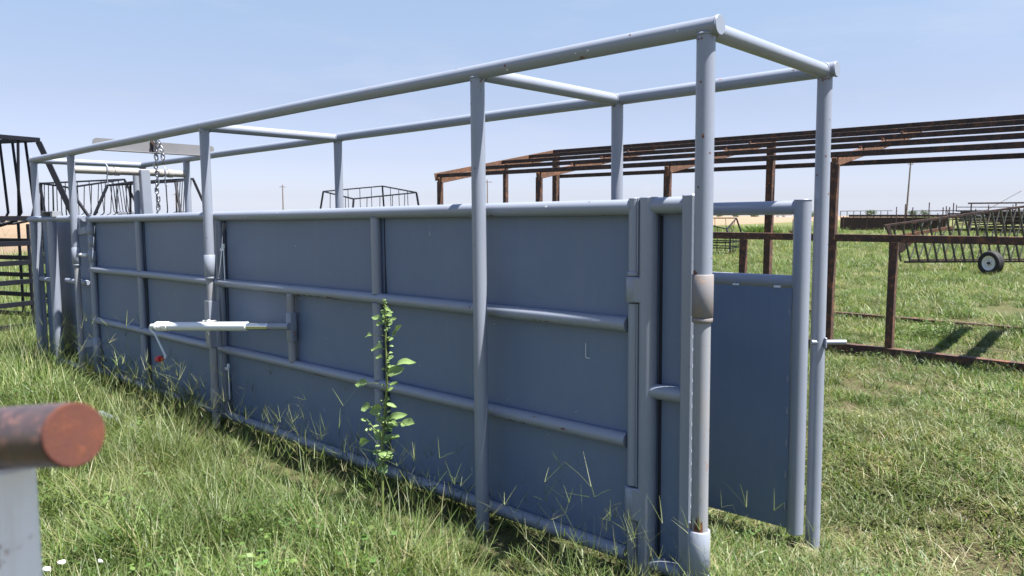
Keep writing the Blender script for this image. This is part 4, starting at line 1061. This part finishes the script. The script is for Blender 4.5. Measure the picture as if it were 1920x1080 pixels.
# ------------------------------------------------------------------ tall weed in front of the chute
wb = Vector(Lc(2.62, -0.10, 0.0)); TW = -0.42
weed = empty('pigweed_plant', mat=MCH.copy()); tag(weed, 'tall single stemmed green weed growing in front of the middle of the chute', 'weed')
WK = {}
def leafmesh(seed, fold=.25):
    rd = random.Random(seed); m = MB(); nl = 8
    pts = []
    for i in range(nl + 1):
        f = i / nl; wdt = 0.36 * sin(pi * min(1, f * 1.02)) ** .75 * (1 - .25 * f) + 0.004
        z = -0.25 * f * f + .06 * sin(f * 5 + seed)
        for k in (-1, -.5, 0, .5, 1):
            m.v.append((f, wdt * k * (1 + .08 * rd.uniform(-1, 1)), z + fold * abs(k) * wdt + .02 * sin(f * 14) * abs(k)))
    for i in range(nl):
        for k in range(4):
            a = i * 5 + k; m.face((a, a + 5, a + 6, a + 1), True)
    m.path([(-.08, 0, .01), (0, 0, 0), (.5, 0, -.05)], [.02, .018, .008], 6)
    me = m.build('leaf', M['leaf'], weed); return me
protos = [leafmesh(k) for k in range(4)]
first = [True] * 4
stem_pts = None
LEAVES = [(370,270,245,265,20),(365,345,278,325,34),(360,392,305,380,20),(380,300,460,205,28),(385,460,495,402,28),(390,482,470,445,34),(360,545,200,528,32),(375,545,435,530,18),(375,642,345,645,22),(375,655,410,662,16),(355,675,285,690,38),(300,672,205,665,36),(370,745,448,712,26),(370,745,412,766,24),(370,742,400,720,20),(425,765,540,740,34),(350,850,215,870,30),(362,845,412,835,22),(345,940,392,912,34),(345,1000,392,1020,36),(345,1000,300,1010,30),(370,190,300,150,22),(372,190,430,165,14),(370,205,305,198,16),(375,152,412,140,18),(366,150,345,125,12),(368,200,345,180,26),(355,800,310,860,22),(350,980,380,950,26),(360,560,330,570,16),(380,580,400,545,14),(350,740,335,750,12),(368,230,385,238,12),(372,118,392,122,10)]
PX = [600, 540, 3.0]
def plane_pix(px, py):
    # picture position to the vertical plane the weed grows in (gives chute coordinates)
    f_ = 1430.5; a_ = (px - 960) / f_; b_ = (540 - py) / f_; cp, sp = cos(radians(PITCH)), sin(radians(PITCH))
    r_ = Vector((a_, cp + b_ * sp, -sp + b_ * cp)); o_ = Vector((0, 0, CAM_H))
    n_ = vc; den = n_.dot(r_); kk = n_.dot(O + vc * TW - o_) / den
    p = o_ + r_ * kk; q = MCH.inverted() @ p; return q
def wp(zx, zy): return plane_pix(PX[0] + zx / PX[2], PX[1] + zy / PX[2])
sp_ = [wp(345, 1090), wp(350, 1000), wp(350, 900), wp(360, 780), wp(368, 660), wp(376, 560), wp(375, 440), wp(370, 300), wp(370, 200), wp(368, 130), wp(362, 66)]
sp_[0].z = -0.05
MB().path(sp_, [.0085, .008, .0075, .007, .0065, .006, .005, .0045, .004, .0045, .002], 10).build('stem', M['stem'], weed)
m = MB(); rd = random.Random(4)
for k in range(90):
    f = rd.random(); p = sp_[-1].lerp(sp_[-2], f) if rd.random() < .7 else sp_[-2].lerp(sp_[-3], f)
    d = Vector((rd.uniform(-1, 1), rd.uniform(-1, 1), rd.uniform(.2, 1))).normalized(); m.path([p, p + d * rd.uniform(.006, .013)], [.004, .001], 5)
m.build('flower_spike', M['leaf'], weed)
rd = random.Random(11)
pet = MB()
def put_leaf(A, d, L2, wid, k):
    X = d.normalized(); up_ = Vector((rd.uniform(-1.0, -.5), rd.uniform(-.6, .2), rd.uniform(.35, 1.0))).normalized()
    Zv = (up_ - X * up_.dot(X)).normalized(); Yv = Zv.cross(X)
    ws = max(.55, min(1.5, wid / (L2 * .66)))
    Mx = Matrix(((X.x * L2, Yv.x * L2 * ws, Zv.x * L2, A.x), (X.y * L2, Yv.y * L2 * ws, Zv.y * L2, A.y), (X.z * L2, Yv.z * L2 * ws, Zv.z * L2, A.z), (0, 0, 0, 1)))
    if first[k]: o = protos[k]; first[k] = False
    else: o = protos[k].copy(); C.objects.link(o); o.parent = weed
    o.matrix_local = Mx
PM = (wp(400, 400) - wp(500, 400)).length / 100     # metres for one drawing unit at the plant
for i, (ax, ay, bx, by, wd_) in enumerate(LEAVES):
    A = wp(ax, ay); B = wp(bx, by); d = B - A; ln_ = d.length
    blade_l = min(ln_ * 1.05, wd_ * PM * 2.5)
    d = d + CR * (rd.uniform(-.45, .35) * blade_l)
    A2 = B - (B - A).normalized() * blade_l
    if (A2 - A).length > .004: pet.path([A, A.lerp(A2, .5) + UP * .004, A2], [.0022, .0016, .0013], 6)
    put_leaf(A2, d, blade_l * 1.1, wd_ * PM * 1.12, i % 4)
for i in range(64):
    f = rd.random() ** .9; kk_ = 1 + f * (len(sp_) - 3); k0_ = int(kk_); A = sp_[k0_].lerp(sp_[min(k0_ + 1, len(sp_) - 1)], kk_ - k0_)
    q = rd.uniform(0, 6.3); d = Vector((cos(q) * .8, sin(q), rd.uniform(-.1, .9))).normalized(); L2 = rd.uniform(.014, .042) * (1.15 - .5 * f)
    A2 = A + d * rd.uniform(.004, .025); pet.path([A, A2], [.0014, .001], 5); put_leaf(A2, d, L2, L2 * rd.uniform(.42, .6), i % 4)
for i in range(7):       # side shoots near the foot
    A = sp_[1].lerp(sp_[3], rd.random()); q = rd.uniform(0, 6.3); d = Vector((cos(q) * .5, sin(q), rd.uniform(.5, 1.2))).normalized(); ll = rd.uniform(.08, .17); B = A + d * ll
    pet.path([A, A.lerp(B, .5), B], [.003, .0024, .0012], 6)
    for k in range(7):
        P_ = A.lerp(B, .35 + .65 * k / 6); q = rd.uniform(0, 6.3); d2 = Vector((cos(q), sin(q), rd.uniform(0, .6))).normalized(); put_leaf(P_, d2, rd.uniform(.02, .045), rd.uniform(.012, .022), k % 4)
pet.build('side_stems', M['stem'], weed)

# ------------------------------------------------------------------ grass: one object of instanced tufts
tcoll = bpy.data.collections.new('grass_tufts')
GREENS = [(0.074, 0.132, 0.026), (0.105, 0.168, 0.036), (0.145, 0.205, 0.056), (0.048, 0.092, 0.021), (0.20, 0.245, 0.088)]
STRAW = [(0.29, 0.25, 0.13), (0.24, 0.20, 0.10), (0.34, 0.31, 0.18)]
def tuft(name, seed, kind):
    rd = random.Random(seed); V = []; Fc = []; Cl = []
    def blade(b, az, L_, lean, wd_, curl, col, seg=3, tip=None):
        dx, dy = cos(az), sin(az); px, py = -dy, dx
        x, y, z = b; a = lean; i0 = len(V); st = L_ / seg
        tw = rd.uniform(-.5, .5)
        for k in range(seg + 1):
            f = k / seg; w_ = wd_ * (1 - f ** 1.6) * .5 + .0002
            wx, wy = px * cos(tw) * w_, py * cos(tw) * w_; wz = sin(tw) * w_
            V.append((x - wx, y - wy, z - wz)); V.append((x + wx, y + wy, z + wz))
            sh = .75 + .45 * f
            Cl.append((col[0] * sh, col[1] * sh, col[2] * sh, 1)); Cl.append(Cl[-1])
            x += dx * sin(a) * st; y += dy * sin(a) * st; z += cos(a) * st; a += curl / seg
            if z < .004: z = .004
        for k in range(seg): Fc.append((i0 + 2 * k, i0 + 2 * k + 1, i0 + 2 * k + 3, i0 + 2 * k + 2))
        return x, y, z, a
    def col(ps=.12):
        c = rd.choice(STRAW) if rd.random() < ps else rd.choice(GREENS)
        q = rd.uniform(.8, 1.25); return tuple(v * q for v in c)
    if kind == 'lawn':
        for _ in range(46):
            q = rd.uniform(0, 6.3); r = .085 * sqrt(rd.random())
            blade((r * cos(q), r * sin(q), 0), rd.uniform(0, 6.3), rd.uniform(.035, .085), rd.uniform(.2, 1.3), rd.uniform(.0028, .0055), rd.uniform(.1, 1.0), col(.16))
    elif kind == 'dry':
        for _ in range(40):
            q = rd.uniform(0, 6.3); r = .09 * sqrt(rd.random())
            blade((r * cos(q), r * sin(q), .004), rd.uniform(0, 6.3), rd.uniform(.03, .10), rd.uniform(.9, 1.5), rd.uniform(.002, .004), rd.uniform(0, .5), col(.75))
    elif kind == 'lush':
        for _ in range(42):
            q = rd.uniform(0, 6.3); r = .075 * sqrt(rd.random())
            blade((r * cos(q), r * sin(q), 0), rd.uniform(0, 6.3), rd.uniform(.10, .26), rd.uniform(.05, .8), rd.uniform(.0035, .008), rd.uniform(.3, 1.5), col(.12), 5)
    elif kind == 'stems':
        for _ in range(12):
            q = rd.uniform(0, 6.3); r = .10 * sqrt(rd.random()); az = rd.uniform(0, 6.3)
            blade((r * cos(q), r * sin(q), 0), az, rd.uniform(.18, .34), rd.uniform(.3, 1.15), rd.uniform(.0026, .0042), rd.uniform(.1, .7), rd.choice(STRAW[:1] + GREENS[1:3] + [(.18, .215, .085), (.20, .235, .10)]), 5)
            x = blade((r * cos(q), r * sin(q), 0), az + 2, rd.uniform(.08, .16), rd.uniform(.3, .8), .0065, .9, col(.1), 4)
    elif kind == 'seed':
        for _ in range(4):
            q = rd.uniform(0, 6.3); r = .06 * sqrt(rd.random()); az = rd.uniform(0, 6.3)
            cst = rd.choice([(0.24, 0.27, 0.10), (0.32, 0.30, 0.15), (0.17, 0.21, 0.07)])
            x, y, z, a = blade((r * cos(q), r * sin(q), 0), az, rd.uniform(.26, .42), rd.uniform(.05, .6), .0019, rd.uniform(.1, .7), cst, 6)
            for k in range(rd.randint(3, 5)):
                blade((x, y, z), rd.uniform(0, 6.3), rd.uniform(.06, .13), rd.uniform(.2, 1.2), .0018, rd.uniform(0, .3), cst, 2)
            for k in range(2):
                blade((x * .5, y * .5, z * .45), rd.uniform(0, 6.3), rd.uniform(.07, .13), rd.uniform(.4, .9), .0045, rd.uniform(.3, .9), col(.1), 3)
    elif kind == 'broad':
        for _ in range(26):
            q = rd.uniform(0, 6.3); r = .07 * sqrt(rd.random()); az = rd.uniform(0, 6.3); h = rd.uniform(.03, .11)
            c = (rd.uniform(.09, .15), rd.uniform(.16, .22), rd.uniform(.04, .065))
            x, y, z, a = blade((r * cos(q), r * sin(q), 0), az, h, rd.uniform(.1, .6), .0015, .3, c, 2)
            for k in range(rd.randint(1, 3)):
                a2 = rd.uniform(0, 6.3); L2 = rd.uniform(.009, .024); d = Vector((cos(a2), sin(a2), rd.uniform(-.3, .3))).normalized(); s_ = d.cross(Vector((rd.uniform(-.4, .4), rd.uniform(-.4, .4), 1))).normalized() * L2 * .38
                p = Vector((x, y, z)); i0 = len(V); mdl = p + d * L2 * .5
                for vv in (p, mdl - s_, p + d * L2, mdl + s_): V.append(tuple(vv)); Cl.append((*c, 1))
                Fc.append((i0, i0 + 1, i0 + 2, i0 + 3))
    me = bpy.data.meshes.new(name); me.from_pydata(V, [], Fc); me.polygons.foreach_set('use_smooth', [True] * len(Fc))
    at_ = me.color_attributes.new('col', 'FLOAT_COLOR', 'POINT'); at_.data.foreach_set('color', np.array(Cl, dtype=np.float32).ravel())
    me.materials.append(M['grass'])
    o = bpy.data.objects.new(name, me); tcoll.objects.link(o)
KINDS = ['lawn'] * 4 + ['dry'] * 3 + ['lush'] * 4 + ['stems'] * 3 + ['seed'] * 3 + ['broad'] * 3
KI = {}
for i, k in enumerate(KINDS):
    tuft('tuft_%02d' % i, 100 + i, k); KI.setdefault(k, []).append(i)

def vnoise(x, y, sc_, seed):
    r_ = np.random.default_rng(seed); g = r_.random((256, 256))
    u = x * sc_ + 1000; v = y * sc_ + 1000
    i = np.floor(u).astype(int); j = np.floor(v).astype(int); fu = u - i; fv = v - j
    fu = fu * fu * (3 - 2 * fu); fv = fv * fv * (3 - 2 * fv)
    a = g[i % 256, j % 256]; b = g[(i + 1) % 256, j % 256]; c = g[i % 256, (j + 1) % 256]; d = g[(i + 1) % 256, (j + 1) % 256]
    return (a * (1 - fu) + b * fu) * (1 - fv) + (c * (1 - fu) + d * fu) * fv
P_all, I_all, R_all, S_all = [], [], [], []
def scatter(r0, r1, dens, scale, half=40):
    area = radians(2 * half) * (r1 * r1 - r0 * r0) / 2
    n = int(area * dens)
    r = np.sqrt(rng.random(n) * (r1 * r1 - r0 * r0) + r0 * r0); a = radians(half) * (2 * rng.random(n) - 1)
    x = r * np.sin(a); y = r * np.cos(a)
    dx = x - O.x; dy = y - O.y; s = dx * vd0.x + dy * vd0.y; t = dx * vc.x + dy * vc.y
    n1 = vnoise(x, y, 1.3, 1); n2 = vnoise(x, y, 0.45, 2); n3 = vnoise(x, y, 3.5, 3)
    # how tall: in front of the chute and at the left it is long, right side grazed short
    front = (1 - smooth(-0.05, 0.25, t)) * smooth(-3.2, -0.4, s)
    leftfar = smooth(6.5, 8.5, s) * (t < 4)
    tall = np.clip(np.maximum(front, leftfar), 0, 1)
    along = np.exp(-((t + 0.22) / 0.30) ** 2) * (s > -0.5) * (s < 9)      # strip at the foot of the chute
    alongB = np.exp(-((t - 1.35) / 0.18) ** 2) * (s > -0.6) * (s < 9) * .5
    beam_s = np.exp(-((t - T0 + .12) / 0.16) ** 2) * (s < 9)
    inside = (t > 0.15) & (t < 1.1) & (s > 0.1) & (s < 8.5)
    bare = (n1 * .6 + n3 * .4)
    keep = rng.random(n) < np.where(tall > .3, 1.0, np.clip((0.85 - bare) * 2.9, .16, 1))
    for (bx, by, br) in ((-3.45, 6.0, .28), (3.6, 6.9, .6), (2.75, 6.3, .25), (4.3, 4.9, .35), (3.2, 4.3, .22), (2.3, 3.6, .25), (5.6, 8.9, .5), (6.5, 11.5, .7), (8.5, 12.5, .9), (5.0, 13.5, .8)):
        keep &= ~((np.hypot(x - bx, y - by) < br) & (rng.random(n) < .8))
    keep &= (off_field(x, y) < 1.5)
    u = rng.random(n); kind = np.zeros(n, int)
    kk = np.empty(n, int); sc2 = np.ones(n)
    def pick(k, sz): return np.array(KI[k])[rng.integers(0, len(KI[k]), sz)]
    # short grass default
    kk[:] = pick('lawn', n); sc2[:] = .95 + .5 * n2; m_ = u < (.22 + .25 * (n2 > .55)); kk[m_] = pick('dry', m_.sum()); m_ = (u > .94); kk[m_] = pick('broad', m_.sum()); sc2[m_] = .7
    m_ = (u > .80) & (u < .90) & (n2 < .55); kk[m_] = pick('lush', m_.sum()); sc2[m_] = .45
    # tall zones
    z = tall > .35; lushp = .50; v_ = rng.random(n)
    m_ = z & (v_ < .47); kk[m_] = pick('lush', m_.sum()); sc2[m_] = .70 + .45 * n1[m_]
    m_ = z & (v_ >= .47) & (v_ < .82); kk[m_] = pick('stems', m_.sum()); sc2[m_] = .80 + .35 * n3[m_]
    m_ = z & (v_ >= .82) & (v_ < .88); kk[m_] = pick('broad', m_.sum()); sc2[m_] = .8 + .6 * n1[m_]
    m_ = z & (v_ >= .88); kk[m_] = pick('dry', m_.sum()); sc2[m_] = 1.3
    zz = along > .3
    m_ = zz; sc2[m_] *= .50
    m_ = zz & (v_ < .10) & (n1 > .5); kk[m_] = pick('lush', m_.sum()); sc2[m_] = .85 + .3 * n3[m_]
    m_ = zz & (v_ >= .30) & (v_ < .34); kk[m_] = pick('stems', m_.sum()); sc2[m_] = 1.0
    m_ = zz & (v_ >= .42) & (v_ < .53); kk[m_] = pick('seed', m_.sum()); sc2[m_] = 1.0 + .3 * n1[m_]
    m_ = z & ~zz & (v_ > .97) & (r > 3); kk[m_] = pick('seed', m_.sum()); sc2[m_] = .85
    m_ = (leftfar > .5) & (v_ < .4); kk[m_] = pick('stems', m_.sum()); sc2[m_] = 1.35
    m_ = (beam_s > .4) & (v_ < .3); kk[m_] = pick('lush', m_.sum()); sc2[m_] = .4
    m_ = (alongB > .2) & (v_ < .12); kk[m_] = pick('lush', m_.sum()); sc2[m_] = .45
    sz = scale * sc2 * rng.uniform(.7, 1.3, n) * np.where(tall > .35, .62 + .75 * n3, .8 + .4 * n3) * np.where((tall > .35) & (t > -.55), .78, 1.0)
    # behind the camera's sill nothing tall may touch the lens
    sz = np.where(r < 2.2, np.minimum(sz, 1.1), sz)
    zc = gz(x, y)
    pos = np.stack([x, y, zc - .004], -1)
    rot = np.stack([rng.uniform(-.15, .15, n), rng.uniform(-.15, .15, n), rng.uniform(0, 2 * pi, n)], -1)
    P_all.append(pos[keep]); I_all.append(kk[keep]); R_all.append(rot[keep]); S_all.append(sz[keep])
def off_field(x, y): return (x - fe_a.x) * fe_n.x + (y - fe_a.y) * fe_n.y
scatter(1.5, 4.2, 420, 0.95, 46)
scatter(4.2, 7.5, 330, 1.0, 42)
scatter(7.5, 13, 130, 1.25, 40)
scatter(13, 25, 34, 1.9, 38)
scatter(25, 55, 6, 3.0, 36)
scatter(55, 110, 1.0, 5.0, 34)
Pn = np.concatenate(P_all).astype(np.float32); In = np.concatenate(I_all).astype(np.int32); Rn = np.concatenate(R_all).astype(np.float32); Sn = np.concatenate(S_all).astype(np.float32)
me = bpy.data.meshes.new('grass'); me.vertices.add(len(Pn)); me.vertices.foreach_set('co', Pn.ravel())
me.attributes.new('idx', 'INT', 'POINT').data.foreach_set('value', In)
me.attributes.new('rot', 'FLOAT_VECTOR', 'POINT').data.foreach_set('vector', Rn.ravel())
me.attributes.new('scl', 'FLOAT', 'POINT').data.foreach_set('value', Sn)
me.materials.append(M['grass'])
grass = bpy.data.objects.new('grass', me); C.objects.link(grass)
tag(grass, 'green and straw coloured grass with crabgrass stems and low broadleaf weeds', 'grass', kind='stuff')
ng = bpy.data.node_groups.new('grass_instances', 'GeometryNodeTree')
ng.interface.new_socket('Geometry', in_out='INPUT', socket_type='NodeSocketGeometry')
ng.interface.new_socket('Geometry', in_out='OUTPUT', socket_type='NodeSocketGeometry')
gi = ng.nodes.new('NodeGroupInput'); go = ng.nodes.new('NodeGroupOutput')
ci = ng.nodes.new('GeometryNodeCollectionInfo'); ci.inputs['Collection'].default_value = tcoll
ci.inputs['Separate Children'].default_value = True; ci.inputs['Reset Children'].default_value = True
ip = ng.nodes.new('GeometryNodeInstanceOnPoints'); ip.inputs['Pick Instance'].default_value = True
def na(nm, ty):
    k = ng.nodes.new('GeometryNodeInputNamedAttribute'); k.data_type = ty; k.inputs['Name'].default_value = nm
    return [o for o in k.outputs if o.enabled and o.name == 'Attribute'][0]
ng.links.new(gi.outputs[0], ip.inputs['Points']); ng.links.new(ci.outputs[0], ip.inputs['Instance'])
ng.links.new(na('idx', 'INT'), ip.inputs['Instance Index'])
ng.links.new(na('rot', 'FLOAT_VECTOR'), ip.inputs['Rotation'])
ng.links.new(na('scl', 'FLOAT'), ip.inputs['Scale'])
ng.links.new(ip.outputs[0], go.inputs[0])
md = grass.modifiers.new('instances', 'NODES'); md.node_group = ng
print('tufts', len(Pn))
